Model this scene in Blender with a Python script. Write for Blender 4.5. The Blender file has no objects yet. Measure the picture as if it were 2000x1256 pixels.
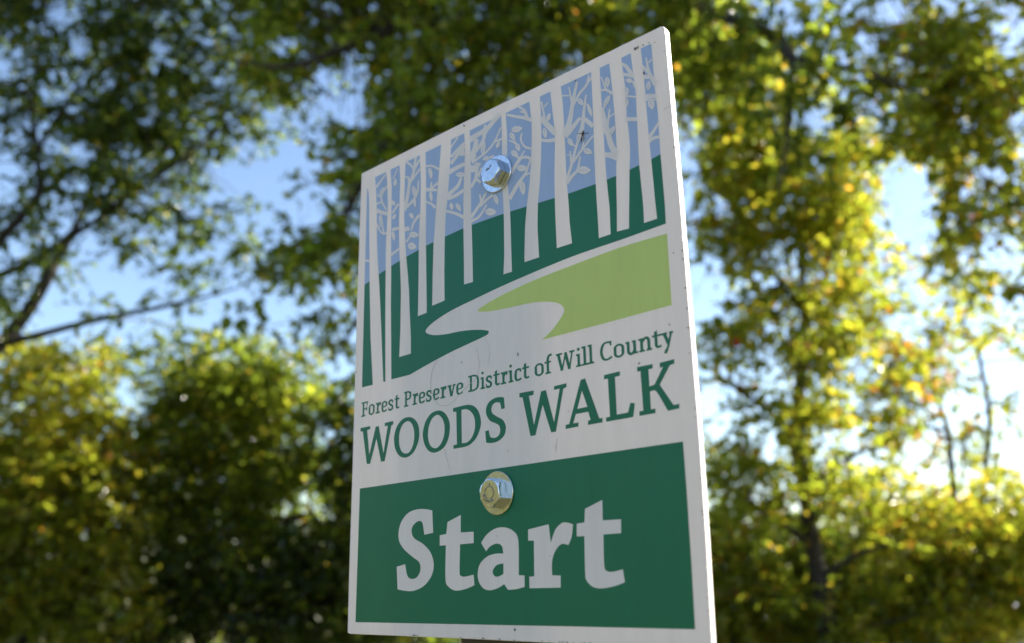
import bpy, bmesh, math, random
import numpy as np
from mathutils import Vector, Matrix, geometry

# ------------------------------------------------------------------ camera
CAMZ = 1.36
F_PX = 1713.94                       # focal length in photo pixels (2000 px wide)
CX, CY = 1000.0, 628.0
R_ = np.array([0.99979716, 0.00561286, -0.01934277])     # camera right
UP_ = np.array([0.02014068, -0.27862636, 0.96018837])    # camera up
FW_ = np.array([0.0, 0.960383177, 0.278682889])          # camera forward
CAM = np.array([0.0, 0.0, CAMZ])

scene = bpy.context.scene
col = scene.collection
cam_d = bpy.data.cameras.new('camera')
cam_d.sensor_width = 36.0
cam_d.lens = F_PX * 36.0 / 2000.0
cam_d.clip_start = 0.02
cam_d.clip_end = 2000
cam_d.dof.use_dof = True
cam_d.dof.focus_distance = 0.612
cam_d.dof.aperture_fstop = 5.2
cam_d.dof.aperture_blades = 0
cam = bpy.data.objects.new('camera', cam_d)
col.objects.link(cam)
cam.matrix_world = Matrix(((R_[0], UP_[0], -FW_[0], 0), (R_[1], UP_[1], -FW_[1], 0),
                           (R_[2], UP_[2], -FW_[2], CAMZ), (0, 0, 0, 1)))
scene.camera = cam

# ------------------------------------------------------------------ sky, sun
SUN_AZ, SUN_EL = 75.0, 34.0          # degrees clockwise from +Y, above the horizon
world = bpy.data.worlds.new('World')
scene.world = world
world.use_nodes = True
wn = world.node_tree.nodes
wl = world.node_tree.links
sky = wn.new('ShaderNodeTexSky')
sky.sky_type = 'NISHITA'
sky.sun_disc = False
sky.sun_elevation = math.radians(SUN_EL)
sky.sun_rotation = math.radians(SUN_AZ)
sky.air_density = 1.0
sky.dust_density = 0.7
sky.ozone_density = 1.5
wl.new(sky.outputs[0], wn['Background'].inputs[0])
wn['Background'].inputs[1].default_value = 0.086
sd = bpy.data.lights.new('sun', 'SUN')
sd.energy = 5.0
sd.angle = math.radians(0.53)
sd.color = (1.0, 0.93, 0.80)
sun = bpy.data.objects.new('sun', sd)
col.objects.link(sun)
a, e = math.radians(SUN_AZ), math.radians(SUN_EL)
SUN = Vector((math.sin(a) * math.cos(e), math.cos(a) * math.cos(e), math.sin(e)))
sun.rotation_euler = (-SUN).to_track_quat('-Z', 'Y').to_euler()

vs = scene.view_settings
vs.view_transform = 'Standard'
vs.look = 'None'
vs.exposure = 1.82
vs.gamma = 1.0
vs.use_curve_mapping = False
cy = scene.cycles
cy.max_bounces = 10
cy.diffuse_bounces = 5
cy.transmission_bounces = 8
cy.transparent_max_bounces = 8
cy.sample_clamp_indirect = 6.0

random.seed(7)
rng = np.random.default_rng(7)


def ray(px, py):
    return R_ * (px - CX) + UP_ * (CY - py) + FW_ * F_PX


def at(px, py, D):
    """point seen at pixel (px, py) whose depth along +Y is D metres"""
    r = ray(px, py)
    return CAM + r * (D / r[1])


# ------------------------------------------------------------------ materials
def mat(name):
    m = bpy.data.materials.new(name)
    m.use_nodes = True
    nt = m.node_tree
    for n in list(nt.nodes):
        nt.nodes.remove(n)
    out = nt.nodes.new('ShaderNodeOutputMaterial')
    return m, nt, out


def N(nt, kind, **kw):
    n = nt.nodes.new(kind)
    for k, v in kw.items():
        if k in n.inputs:
            n.inputs[k].default_value = v
        else:
            setattr(n, k, v)
    return n


def print_mat(name, color, trans, tcol, rough=0.42, speck=0.0):
    """satin printed vinyl on a slightly translucent plastic sheet"""
    m, nt, out = mat(name)
    L = nt.links
    tc = N(nt, 'ShaderNodeTexCoord')
    n1 = N(nt, 'ShaderNodeTexNoise', Scale=1.0, Detail=6.0, Roughness=0.65)
    mp = N(nt, 'ShaderNodeMapping')
    mp.inputs['Scale'].default_value = (95, 95, 13)
    L.new(tc.outputs['Object'], mp.inputs['Vector'])
    L.new(mp.outputs[0], n1.inputs['Vector'])
    r1 = N(nt, 'ShaderNodeMapRange')
    r1.inputs['From Min'].default_value = 0.25
    r1.inputs['From Max'].default_value = 0.75
    r1.inputs['To Min'].default_value = 0.92
    r1.inputs['To Max'].default_value = 1.03
    L.new(n1.outputs['Fac'], r1.inputs['Value'])
    mx = N(nt, 'ShaderNodeMix', data_type='RGBA', blend_type='MULTIPLY')
    mx.inputs[0].default_value = 1.0
    mx.inputs[6].default_value = (*color, 1)
    L.new(r1.outputs[0], mx.inputs[7])
    base = mx.outputs[2]
    if speck:
        n2 = N(nt, 'ShaderNodeTexNoise', Scale=620.0, Detail=2.0)
        L.new(tc.outputs['Object'], n2.inputs['Vector'])
        r2 = N(nt, 'ShaderNodeMapRange')
        r2.inputs['From Min'].default_value = 0.70
        r2.inputs['From Max'].default_value = 0.78
        r2.inputs['To Min'].default_value = 0.0
        r2.inputs['To Max'].default_value = speck
        L.new(n2.outputs['Fac'], r2.inputs['Value'])
        m2 = N(nt, 'ShaderNodeMix', data_type='RGBA')
        L.new(r2.outputs[0], m2.inputs[0])
        L.new(base, m2.inputs[6])
        m2.inputs[7].default_value = (0.12, 0.10, 0.08, 1)
        base = m2.outputs[2]
    p = N(nt, 'ShaderNodeBsdfPrincipled', Roughness=rough)
    p.inputs['Specular IOR Level'].default_value = 0.35
    L.new(base, p.inputs['Base Color'])
    bn = N(nt, 'ShaderNodeTexNoise', Scale=55.0, Detail=2.0)
    L.new(tc.outputs['Object'], bn.inputs['Vector'])
    bp = N(nt, 'ShaderNodeBump', Strength=0.05, Distance=0.002)
    L.new(bn.outputs['Fac'], bp.inputs['Height'])
    L.new(bp.outputs[0], p.inputs['Normal'])
    t = N(nt, 'ShaderNodeBsdfTranslucent')
    t.inputs['Color'].default_value = (*tcol, 1)
    ms = N(nt, 'ShaderNodeMixShader')
    ms.inputs[0].default_value = trans
    L.new(p.outputs[0], ms.inputs[1])
    L.new(t.outputs[0], ms.inputs[2])
    L.new(ms.outputs[0], out.inputs[0])
    return m


M = {}
M['white'] = print_mat('white_plastic', (0.80, 0.715, 0.685), 0.105, (0.95, 0.88, 0.78), speck=0.05)
M['blue'] = print_mat('blue_ink', (0.35, 0.445, 0.66), 0.08, (0.6, 0.7, 0.9), speck=0.1)
M['green'] = print_mat('dark_green_ink', (0.004, 0.146, 0.074), 0.09, (0.35, 0.6, 0.2), rough=0.4, speck=0.15)
M['lime'] = print_mat('light_green_ink', (0.52, 0.61, 0.17), 0.09, (0.7, 0.9, 0.2), speck=0.1)


def plain(name, color, rough=0.6, metal=0.0, noise=0.0, scale=30.0, spec=0.5, bump=0.0):
    m, nt, out = mat(name)
    L = nt.links
    p = N(nt, 'ShaderNodeBsdfPrincipled', Roughness=rough, Metallic=metal)
    p.inputs['Specular IOR Level'].default_value = spec
    p.inputs['Base Color'].default_value = (*color, 1)
    if noise or bump:
        tc = N(nt, 'ShaderNodeTexCoord')
        n1 = N(nt, 'ShaderNodeTexNoise', Scale=scale, Detail=8.0, Roughness=0.7)
        L.new(tc.outputs['Object'], n1.inputs['Vector'])
        rp = N(nt, 'ShaderNodeMapRange')
        rp.inputs['From Min'].default_value = 0.3
        rp.inputs['From Max'].default_value = 0.7
        rp.inputs['To Min'].default_value = 1 - noise
        rp.inputs['To Max'].default_value = 1 + noise
        L.new(n1.outputs['Fac'], rp.inputs['Value'])
        mx = N(nt, 'ShaderNodeMix', data_type='RGBA', blend_type='MULTIPLY')
        mx.inputs[0].default_value = 1.0
        mx.inputs[6].default_value = (*color, 1)
        L.new(rp.outputs[0], mx.inputs[7])
        L.new(mx.outputs[2], p.inputs['Base Color'])
        if bump:
            bp = N(nt, 'ShaderNodeBump', Strength=bump, Distance=0.01)
            L.new(n1.outputs['Fac'], bp.inputs['Height'])
            L.new(bp.outputs[0], p.inputs['Normal'])
    L.new(p.outputs[0], out.inputs[0])
    return m


M['zinc'] = plain('zinc_plated_steel', (0.64, 0.66, 0.68), 0.18, 1.0, 0.2, 420.0, bump=0.02)
M['zinc_dull'] = plain('worn_zinc', (0.58, 0.58, 0.52), 0.20, 1.0, 0.25, 300.0, bump=0.03)
M['stamp'] = plain('stamped_mark', (0.25, 0.25, 0.25), 0.4, 1.0)
M['dirt'] = plain('dirt_speck', (0.16, 0.15, 0.16), 0.9)
M['scratch'] = plain('hair_scratch', (0.52, 0.49, 0.49), 0.8)
M['insect'] = plain('insect_brown', (0.045, 0.022, 0.010), 0.6)
M['bark'] = plain('bark', (0.028, 0.022, 0.017), 0.9, 0, 0.5, 9.0, bump=0.6)
M['bark_pale'] = plain('grey_bark', (0.075, 0.065, 0.055), 0.9, 0, 0.5, 9.0, bump=0.6)
M['post'] = plain('weathered_wood', (0.06, 0.048, 0.036), 0.85, 0, 0.4, 40.0, bump=0.4)


def leaf_mat(name, stops, trans=0.58, gloss=0.022):
    """stops: [(pos, (r, g, b))...] picked per leaf"""
    m, nt, out = mat(name)
    L = nt.links
    g = N(nt, 'ShaderNodeNewGeometry')
    cr = N(nt, 'ShaderNodeValToRGB')
    el = cr.color_ramp.elements
    while len(el) < len(stops):
        el.new(0.5)
    for i, (p, c) in enumerate(stops):
        el[i].position = p
        el[i].color = (*c, 1)
    L.new(g.outputs['Random Per Island'], cr.inputs[0])
    d = N(nt, 'ShaderNodeBsdfDiffuse', Roughness=0.5)
    L.new(cr.outputs[0], d.inputs[0])
    hs = N(nt, 'ShaderNodeHueSaturation', Hue=0.488, Saturation=0.98, Value=3.6)
    L.new(cr.outputs[0], hs.inputs['Color'])
    t = N(nt, 'ShaderNodeBsdfTranslucent')
    L.new(hs.outputs[0], t.inputs[0])
    a1 = N(nt, 'ShaderNodeMixShader')
    a1.inputs[0].default_value = trans
    L.new(d.outputs[0], a1.inputs[1])
    L.new(t.outputs[0], a1.inputs[2])
    gl = N(nt, 'ShaderNodeBsdfGlossy', Roughness=0.2)
    gl.inputs[0].default_value = (0.9, 0.9, 0.9, 1)
    a2 = N(nt, 'ShaderNodeMixShader')
    a2.inputs[0].default_value = gloss
    L.new(a1.outputs[0], a2.inputs[1])
    L.new(gl.outputs[0], a2.inputs[2])
    L.new(a2.outputs[0], out.inputs[0])
    return m


G1, G2, G3 = (0.032, 0.053, 0.005), (0.064, 0.096, 0.007), (0.118, 0.152, 0.009)
Y1, Y2, O1, RD = (0.180, 0.188, 0.010), (0.245, 0.200, 0.012), (0.25, 0.12, 0.010), (0.24, 0.045, 0.010)
M['leaf_dark'] = leaf_mat('leaf_dark_green', [(0, (0.020, 0.036, 0.008)), (0.55, G1), (0.85, G2), (0.96, G3), (1.0, Y2)])
M['leaf_mid'] = leaf_mat('leaf_green_turning', [(0, G1), (0.4, G2), (0.78, G3), (0.93, Y1), (0.985, Y2), (1.0, O1)])
M['leaf_yellow'] = leaf_mat('leaf_yellow_green', [(0, G2), (0.40, G3), (0.80, Y1), (0.955, Y2), (0.99, O1), (1.0, RD)])
M['leaf_gold'] = leaf_mat('leaf_golden', [(0, G2), (0.22, G3), (0.55, Y1), (0.90, Y2), (0.98, O1), (1.0, O1)])
M['leaf_sun'] = leaf_mat('leaf_sunny', [(0, G2), (0.3, G3), (0.7, Y1), (0.95, Y2), (1.0, O1)])
M['leaf_rust'] = leaf_mat('leaf_rusty', [(0, G2), (0.35, G3), (0.7, (0.17, 0.13, 0.02)), (1.0, O1)])


# ------------------------------------------------------------------ helpers
def obj(name, verts, faces, material, parent=None, smooth=False):
    me = bpy.data.meshes.new(name)
    me.from_pydata([tuple(v) for v in verts], [], faces)
    me.materials.append(material)
    if smooth:
        me.polygons.foreach_set('use_smooth', [True] * len(me.polygons))
    me.update()
    o = bpy.data.objects.new(name, me)
    col.objects.link(o)
    if parent is not None:
        o.parent = parent
        o.matrix_parent_inverse = parent.matrix_world.inverted()
    return o


def empty(name, loc, label, cat, group=None):
    o = bpy.data.objects.new(name, None)
    o.empty_display_size = 0.2
    o.location = loc
    col.objects.link(o)
    o['label'] = label
    o['category'] = cat
    if group:
        o['group'] = group
    bpy.context.view_layer.update()
    return o


# ================================================================== GROUND
def ground():
    m, nt, out = mat('dry_grass')
    L = nt.links
    tc = N(nt, 'ShaderNodeTexCoord')
    n1 = N(nt, 'ShaderNodeTexNoise', Scale=0.8, Detail=9.0, Roughness=0.7)
    n2 = N(nt, 'ShaderNodeTexNoise', Scale=22.0, Detail=6.0, Roughness=0.8)
    L.new(tc.outputs['Object'], n1.inputs['Vector'])
    L.new(tc.outputs['Object'], n2.inputs['Vector'])
    cr = N(nt, 'ShaderNodeValToRGB')
    cr.color_ramp.elements[0].color = (0.05, 0.070, 0.016, 1)
    cr.color_ramp.elements[0].position = 0.35
    cr.color_ramp.elements[1].color = (0.20, 0.155, 0.06, 1)
    cr.color_ramp.elements[1].position = 0.65
    L.new(n1.outputs['Fac'], cr.inputs[0])
    mx = N(nt, 'ShaderNodeMix', data_type='RGBA', blend_type='OVERLAY')
    mx.inputs[0].default_value = 0.5
    L.new(cr.outputs[0], mx.inputs[6])
    L.new(n2.outputs['Fac'], mx.inputs[7])
    p = N(nt, 'ShaderNodeBsdfPrincipled', Roughness=0.95)
    L.new(mx.outputs[2], p.inputs['Base Color'])
    bp = N(nt, 'ShaderNodeBump', Strength=0.8, Distance=0.05)
    L.new(n2.outputs['Fac'], bp.inputs['Height'])
    L.new(bp.outputs[0], p.inputs['Normal'])
    L.new(p.outputs[0], out.inputs[0])
    n = 60
    vs_, fs = [], []
    for i in range(n + 1):
        for j in range(n + 1):
            # fine near the sign, coarse out to the horizon
            u, v = (i / n * 2 - 1), (j / n * 2 - 1)
            x, y = 900 * u * abs(u) ** 2, 900 * v * abs(v) ** 2
            d = math.hypot(x, y)
            z = (0.10 * math.sin(x * 0.31 + 1) * math.cos(y * 0.27)) * min(1, d / 6)
            vs_.append((x, y, z - 0.05))
    for i in range(n):
        for j in range(n):
            k = i * (n + 1) + j
            fs.append((k, k + n + 1, k + n + 2, k + 1))
    g = obj('ground', vs_, fs, m, smooth=True)
    g['kind'] = 'structure'
    return g


ground()


# ================================================================== SIGN
UW = np.array([0.744280312, -0.667867365, 0.0])          # along the sign, to its right
NW = np.array([-0.667867365, -0.744280312, 0.0])         # out of its face, to the camera
PD = 0.42728734                                          # camera to sign plane
BL = CAM + np.array([-0.126667, 0.68775714, -0.03853727])


def on(px, py, h=0.0):
    """pixel -> point on the sign face, h metres proud of it"""
    r = ray(px, py)
    return CAM + r * (PD / -(r @ NW)) + NW * h


def uv(px, py):
    q = on(px, py) - BL
    return float(q @ UW), float(q[2])


def at_uv(u, v, h=0.0):
    return BL + UW * u + np.array([0, 0, v]) + NW * h


def crop(x0, y0, s, pts):
    """points read off an enlarged view of the photograph -> photo pixels"""
    return [(x0 + p[0] / s, y0 + p[1] / s) + tuple(p[2:]) for p in pts]


def smooth_closed(pts, sub=6):
    """Catmull-Rom through the points; a point with a third value is a corner"""
    n = len(pts)
    P = [np.array(p[:2], float) for p in pts]
    c = [len(p) > 2 for p in pts]
    out = []
    for i in range(n):
        p1, p2 = P[i], P[(i + 1) % n]
        out.append(p1)
        if c[i] and c[(i + 1) % n]:
            continue
        p0 = P[i - 1] if not c[i] else p1 * 2 - p2
        p3 = P[(i + 2) % n] if not c[(i + 1) % n] else p2 * 2 - p1
        for k in range(1, sub):
            t = k / sub
            out.append(0.5 * ((2 * p1) + (-p0 + p2) * t + (2 * p0 - 5 * p1 + 4 * p2 - p3) * t * t
                              + (-p0 + 3 * p1 - 3 * p2 + p3) * t ** 3))
    return [tuple(p) for p in out]


def tess(loops2d):
    flat = [p for l in loops2d for p in l]
    tr = geometry.tessellate_polygon([[Vector((p[0], p[1], 0)) for p in l] for l in loops2d])
    return flat, [tuple(t) for t in tr]


def flat_print(name, loops, material, parent, h):
    flat, tris = tess(loops)
    verts = [on(p[0], p[1], h) for p in flat]
    fs = []
    for t in tris:
        a_, b_, c_ = (verts[i] for i in t)
        if np.dot(np.cross(b_ - a_, c_ - a_), NW) < 0:
            t = (t[0], t[2], t[1])
        fs.append(t)
    return obj(name, verts, fs, material, parent)


def catmull_open(P, sub=6):
    P = [np.array(p, float) for p in P]
    if len(P) < 3:
        return P
    out = []
    for i in range(len(P) - 1):
        p0 = P[i - 1] if i else P[0] * 2 - P[1]
        p1, p2 = P[i], P[i + 1]
        p3 = P[i + 2] if i + 2 < len(P) else p2 * 2 - p1
        for k in range(sub):
            t = k / sub
            out.append(0.5 * ((2 * p1) + (-p0 + p2) * t + (2 * p0 - 5 * p1 + 4 * p2 - p3) * t * t
                              + (-p0 + 3 * p1 - 3 * p2 + p3) * t ** 3))
    out.append(P[-1])
    return out


ORI = on(700, 1240)
sign = empty('trail_sign', (BL + UW * 0.1524)[:3].tolist()[:2] + [0.0],
             'white plastic trail sign with green printing, bolted to a post in the foreground', 'sign')

H0 = 0.00006
# --- panel: outline follows the slightly bowed edges
outline = [(706.1, 338.9), (783, 300.2), (860, 261.2), (921.5, 230.5), (983.6, 200), (1020, 183), (1094, 147), (1169, 110),
           (1232, 79.5), (1290, 51.5), (1295.5, 50.5), (1298.3, 56), (1310.6, 200), (1323.4, 340), (1344.5, 600), (1364.7, 850), (1378.5, 1060),
           (1389.6, 1256), (1390.6, 1270), (1230, 1263.3), (1060, 1255.3), (900, 1247.5), (780, 1242.3), (684, 1238.4), (678.6, 1236.2),
           (681.5, 1120), (687.5, 930), (691.9, 780), (696.6, 600), (701.7, 460)]
TH = 0.0052


def panel():
    # subdivide the outline and roughen it: a sawn plastic edge
    pts = []
    n = len(outline)
    for i in range(n):
        p, q = np.array(outline[i]), np.array(outline[(i + 1) % n])
        k = max(1, int(np.linalg.norm(q - p) / 9))
        for j in range(k):
            pts.append(p + (q - p) * j / k)
    n = len(pts)
    cen = np.array([1020.0, 700.0])
    rnd = random.Random(3)
    bev = 0.00035
    rings = [(0.0, -bev), (-bev, 0.0)]
    V = []
    jit = []
    for i in range(n):
        c = 0.00012 * rnd.random()
        if rnd.random() < 0.03:
            c += 0.0004 * rnd.random()          # chipped
        jit.append(c)
    base = [on(p[0], p[1]) for p in pts]
    ce = sum(base) / n

    def inset(p, d):
        r = ce - p
        r = r / np.linalg.norm(r)
        return p + r * d

    for i in range(n):
        V.append(inset(base[i], bev + jit[i] * 0.6))                       # front, bevelled
    for i in range(n):
        V.append(inset(base[i], jit[i]) - NW * bev)                        # front edge
    for i in range(n):
        V.append(inset(base[i], jit[i]) - NW * (TH - bev))                 # back edge
    for i in range(n):
        V.append(inset(base[i], bev) - NW * TH)
    FS = []
    for k in range(3):
        for i in range(n):
            j = (i + 1) % n
            FS.append((k * n + i, k * n + j, (k + 1) * n + j, (k + 1) * n + i))
    loop2 = [tuple(p) for p in pts]
    _, tr = tess([loop2])
    for t in tr:
        FS.append(t)
    for t in tr:
        FS.append(tuple(3 * n + i for i in t))
    o = obj('panel', V, FS, M['white'], sign)
    bm = bmesh.new()
    bm.from_mesh(o.data)
    bmesh.ops.recalc_face_normals(bm, faces=bm.faces)
    bm.to_mesh(o.data)
    bm.free()
    return o


panel()

# --- square wooden post behind it
def post():
    w = 0.0889 / 2
    c0 = BL + UW * (0.1524 + 0.002) - NW * (TH + 0.0008)
    V, FS = [], []
    zs = [0 - BL[2] - 0.3, -0.2, 0.1, 0.345]
    prof = []
    b = 0.004
    for (x, y) in ((-w + b, 0), (w - b, 0), (w, b), (w, 2 * w - b), (w - b, 2 * w), (-w + b, 2 * w), (-w, 2 * w - b), (-w, b)):
        prof.append((x, y))
    for z in zs:
        for x, y in prof:
            p = c0 + UW * x - NW * y
            V.append((p[0], p[1], BL[2] + z))
    k = len(prof)
    for r in range(len(zs) - 1):
        for i in range(k):
            FS.append((r * k + i, r * k + (i + 1) % k, (r + 1) * k + (i + 1) % k, (r + 1) * k + i))
    FS.append(tuple(range((len(zs) - 1) * k, len(zs) * k)))
    o = obj('post', V, FS, M['post'], sign)
    bm = bmesh.new()
    bm.from_mesh(o.data)
    bmesh.ops.recalc_face_normals(bm, faces=bm.faces)
    bm.to_mesh(o.data)
    bm.free()


post()

# --- picture: blue sky and dark green hill, cut by white trunks
hill = [(708, 559), (711.8, 556.6), (721.4, 549.6), (740.5, 535.2), (753.2, 527.3), (764, 519.6), (780.6, 509.6), (794.6, 501.1), (818.2, 487.8),
        (831.6, 480.3), (846.9, 472.9), (868.7, 462.6), (905.2, 445.9), (921.1, 439.4), (983.6, 417.3), (996.3, 413.3), (1028.6, 403.3),
        (1050.8, 396.6), (1083, 386.9), (1110.4, 378.3), (1163.3, 359.5), (1185, 351.3), (1203.4, 343.6), (1230, 331.6), (1248.5, 322.7),
        (1272.1, 311.2), (1290.3, 301)]
hx, hy = np.array(hill).T


def hill_y(x):
    return float(np.interp(x, hx, hy))


def top_y(x):
    return 337 + (x - 752.6) * -0.4846 - 2.2 * math.sin(math.pi * min(1, max(0, (x - 720) / 552)))


left_edge = [(718.5, 330), (717, 376), (714.6, 459), (712.1, 555), (707.1, 756.8)]
right_edge = [(1272, 85), (1280.4, 185.2), (1284.2, 212), (1290, 299.7), (1298.7, 400), (1300.5, 436.8)]
# trunks: (left edge, right edge, reaches the bottom of the picture)
TR = [
    ([(714, 340), (718, 364), (721, 385), (721.4, 459), (722, 554.6), (723.8, 659.6), (728.2, 751.7)],
     [(732, 340), (734.5, 370), (736, 410), (736.2, 465), (737.3, 503.7), (740.5, 548), (743, 600), (745.3, 659.6), (748.7, 745.6)], 1),
    ([(752.4, 330), (756.4, 351), (757.7, 402), (756, 440), (753.9, 478), (753.2, 542), (752.6, 620), (752.6, 745.6)],
     [(762.5, 328), (765.2, 363.7), (764.7, 414.6), (764, 459), (764, 542), (763.5, 600), (764, 659.6), (764.4, 741.1)], 1),
    ([(780, 315), (781.9, 351), (780.6, 389), (779.3, 440), (780, 491), (782, 529), (783.2, 567.4), (782.7, 600), (782, 643.7), (779.8, 697.5)],
     [(792.3, 312), (790.8, 351), (789.6, 389), (789.8, 440), (792.7, 491), (796, 529), (799, 567.4), (799.9, 600), (802.6, 659.6), (802.6, 690.7)], 0),
    ([(819.8, 300), (822, 351), (821.4, 402), (818.6, 453), (818, 490), (817.6, 542), (816.6, 600), (816.1, 617.7)],
     [(831, 295), (832.2, 351), (832.2, 402), (831.8, 459), (832.9, 542), (833.6, 600), (833.3, 611)], 0),
    ([(862, 280), (860.4, 300), (857, 340), (852, 402), (848.4, 459), (846.9, 473), (845, 542), (844.1, 597.3)],
     [(881.3, 268), (880.4, 302), (877.6, 343), (874, 391), (870.8, 416), (868.9, 462), (867.9, 529), (868.5, 587)], 0),
    ([(906.8, 258), (908.2, 289), (907.4, 327.4), (906, 352), (905.2, 391), (905.2, 445.7), (906, 500), (906.4, 555.6)],
     [(917.6, 252), (918.8, 285), (919.4, 314.6), (919.9, 360), (920.1, 403.7), (921.4, 442), (923, 500), (923.8, 550.8)], 0),
    ([(978.8, 222), (980.4, 263.7), (980.4, 305.7), (981, 360), (982.9, 391), (984.2, 429), (984.9, 498), (983.4, 535.9)],
     [(987.6, 218), (990.6, 263.7), (990.6, 305.7), (991.6, 358), (994.4, 388.4), (996.3, 411), (997.6, 442), (999, 500), (1000, 530.7)], 0),
    ([(1034, 198), (1038.4, 240), (1038.3, 280), (1037, 320), (1034.3, 358), (1028.8, 403.3), (1025.6, 442), (1024.3, 500), (1024.5, 512.2)],
     [(1054.4, 188), (1056.6, 224.6), (1057.6, 270), (1056.3, 320), (1053.8, 362), (1050.8, 394), (1049.8, 442), (1053, 502.6)], 0),
    ([(1074.8, 178), (1078.6, 212), (1083, 250), (1084, 281.8), (1083, 339), (1083.7, 390), (1085, 430), (1087.6, 484.7)],
     [(1095.2, 168), (1099, 199), (1101.5, 237.4), (1103.4, 278), (1105.4, 326.4), (1107.9, 364.6), (1111, 400), (1112.5, 433.4), (1117.4, 475.4)], 0),
    ([(1154.4, 140), (1157, 186.4), (1158.9, 240), (1160.8, 301), (1162.7, 345.5), (1166.3, 405), (1169.8, 465.3)],
     [(1171, 130), (1174.1, 186.4), (1176.5, 220), (1178.6, 250), (1180.5, 288), (1183, 326.4), (1185, 352), (1190.7, 405), (1192.8, 457.5)], 0),
    ([(1190, 122), (1196.5, 180), (1198.9, 205.5), (1202, 243.7), (1204.4, 288), (1203.6, 343.6), (1204.8, 405), (1205, 452.4)],
     [(1213.3, 110), (1217, 140), (1220.5, 165), (1223.7, 190), (1223.7, 224.6), (1228.8, 262.8), (1230.7, 294.6), (1229.5, 340), (1228.9, 400), (1228.5, 446.4)], 0),
    ([(1231.8, 102), (1236.4, 142), (1241.8, 180), (1244, 228.4), (1246.6, 282), (1248.6, 322.7), (1256.3, 400), (1258.1, 435.7)],
     [(1251, 92), (1255.5, 129), (1260, 175), (1263.2, 218), (1267, 262.8), (1269.6, 288), (1272, 311), (1280.4, 400), (1283.5, 427.2)], 0),
]


def seg(edge, y0, y1, step=8.0):
    """points of an edge between two heights, both ends included"""
    xs, ys = np.array(edge).T
    n = max(1, int(abs(y1 - y0) / step))
    return [(float(np.interp(y, ys, xs)), float(y)) for y in np.linspace(y0, y1, n + 1)]


def cross(edge, fy):
    xs, ys = np.array(edge).T
    y = fy(np.mean(xs))
    for _ in range(12):
        y = fy(np.interp(y, ys, xs))
    return float(y)


def between(fy, x0, x1):
    """points of a curve strictly between two x"""
    n = max(2, int(abs(x1 - x0) / 6))
    return [(float(x), fy(x)) for x in np.linspace(x0, x1, n + 1)[1:-1]]


edges = [(None, left_edge)] + [(t[0], t[1]) for t in TR] + [(right_edge, None)]
for i in range(len(edges) - 1):
    le, re = edges[i][1], edges[i + 1][0]       # the gap's own left and right boundaries
    tl, tr_ = cross(le, top_y), cross(re, top_y)
    hl, hr = cross(le, hill_y), cross(re, hill_y)
    if i == 0:
        loop = seg(le, 368, hl) + seg(re, hr, 368)
    else:
        a_ = seg(le, tl, hl)
        b_ = seg(re, hr, tr_)
        loop = a_ + between(hill_y, a_[-1][0], b_[0][0]) + b_ + between(top_y, b_[-1][0], a_[0][0])
    flat_print('sky_print', [loop], M['blue'], sign, H0)

river = [(1300.5, 436.8), (1258, 452.2), (1214, 468), (1165, 484.5), (1117, 501.4), (1070, 520.3), (1020, 541.5), (972.9, 562.3), (925.1, 585.2),
         (896.5, 598.8), (873.5, 611.2), (850.6, 626.3), (837.2, 637.8), (831.5, 646.4), (835.3, 651.7), (848.7, 654.6), (871.6, 652.7),
         (896.5, 647.6), (919.4, 644.8), (938.5, 644.3), (951.9, 645.8), (954.7, 648.6), (951.9, 653.4), (942.3, 658.8), (911.7, 673.1),
         (879, 688.6), (839.2, 709.8), (800.2, 732.1, 1), (764.4, 741.1, 1)]
# left two slivers of the hill
l0, r0 = left_edge, TR[0][0]
flat_print('hill_print', [seg(l0, cross(l0, hill_y), 756.8) + seg(r0, 751.7, cross(r0, hill_y))], M['green'], sign, H0)
l0, r0 = TR[0][1], TR[1][0]
flat_print('hill_print', [seg(l0, cross(l0, hill_y), 745.6) + seg(r0, 745.6, cross(r0, hill_y))], M['green'], sign, H0)
loop = seg(TR[1][1], 741.1, cross(TR[1][1], hill_y))
for t in TR[2:]:
    lx = cross(t[0], hill_y)
    a_ = seg(t[0], lx, t[0][-1][1])
    b_ = seg(t[1], t[1][-1][1], cross(t[1], hill_y))
    loop += between(hill_y, loop[-1][0], a_[0][0]) + a_ + b_
b_ = seg(right_edge, cross(right_edge, hill_y), 436.8)
loop += between(hill_y, loop[-1][0], b_[0][0]) + b_
rv = smooth_closed([(1300.5, 436.8, 1)] + river[1:-1] + [river[-1]])
k = max(i for i, p in enumerate(rv) if abs(p[0] - 764.4) < 0.01)
loop += rv[1:k]
flat_print('hill_print', [loop], M['green'], sign, H0)

meadow = [(1302.7, 456.2, 1), (1258, 469), (1214, 482.5), (1160, 502), (1109.2, 521.5), (1065, 538.5), (1020, 557.5), (972.9, 580.4), (950, 593.8), (934.7, 604.3),
          (933.1, 607.2), (936.6, 608.5), (953.8, 608.3), (982.5, 603.3), (1026.4, 593.8), (1045.5, 590.5), (1066, 589.2), (1086.9, 591.3),
          (1098, 597.3), (1102, 605.1), (1100.3, 611.8), (1091.3, 627.4), (1075.7, 647.5), (1058.4, 663.8, 1), (1190, 629.0, 1), (1312, 595.8, 1)]
flat_print('meadow_print', [smooth_closed(meadow)], M['lime'], sign, H0)

# --- white twigs and leaves between the trunks
STK = [0]


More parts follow.
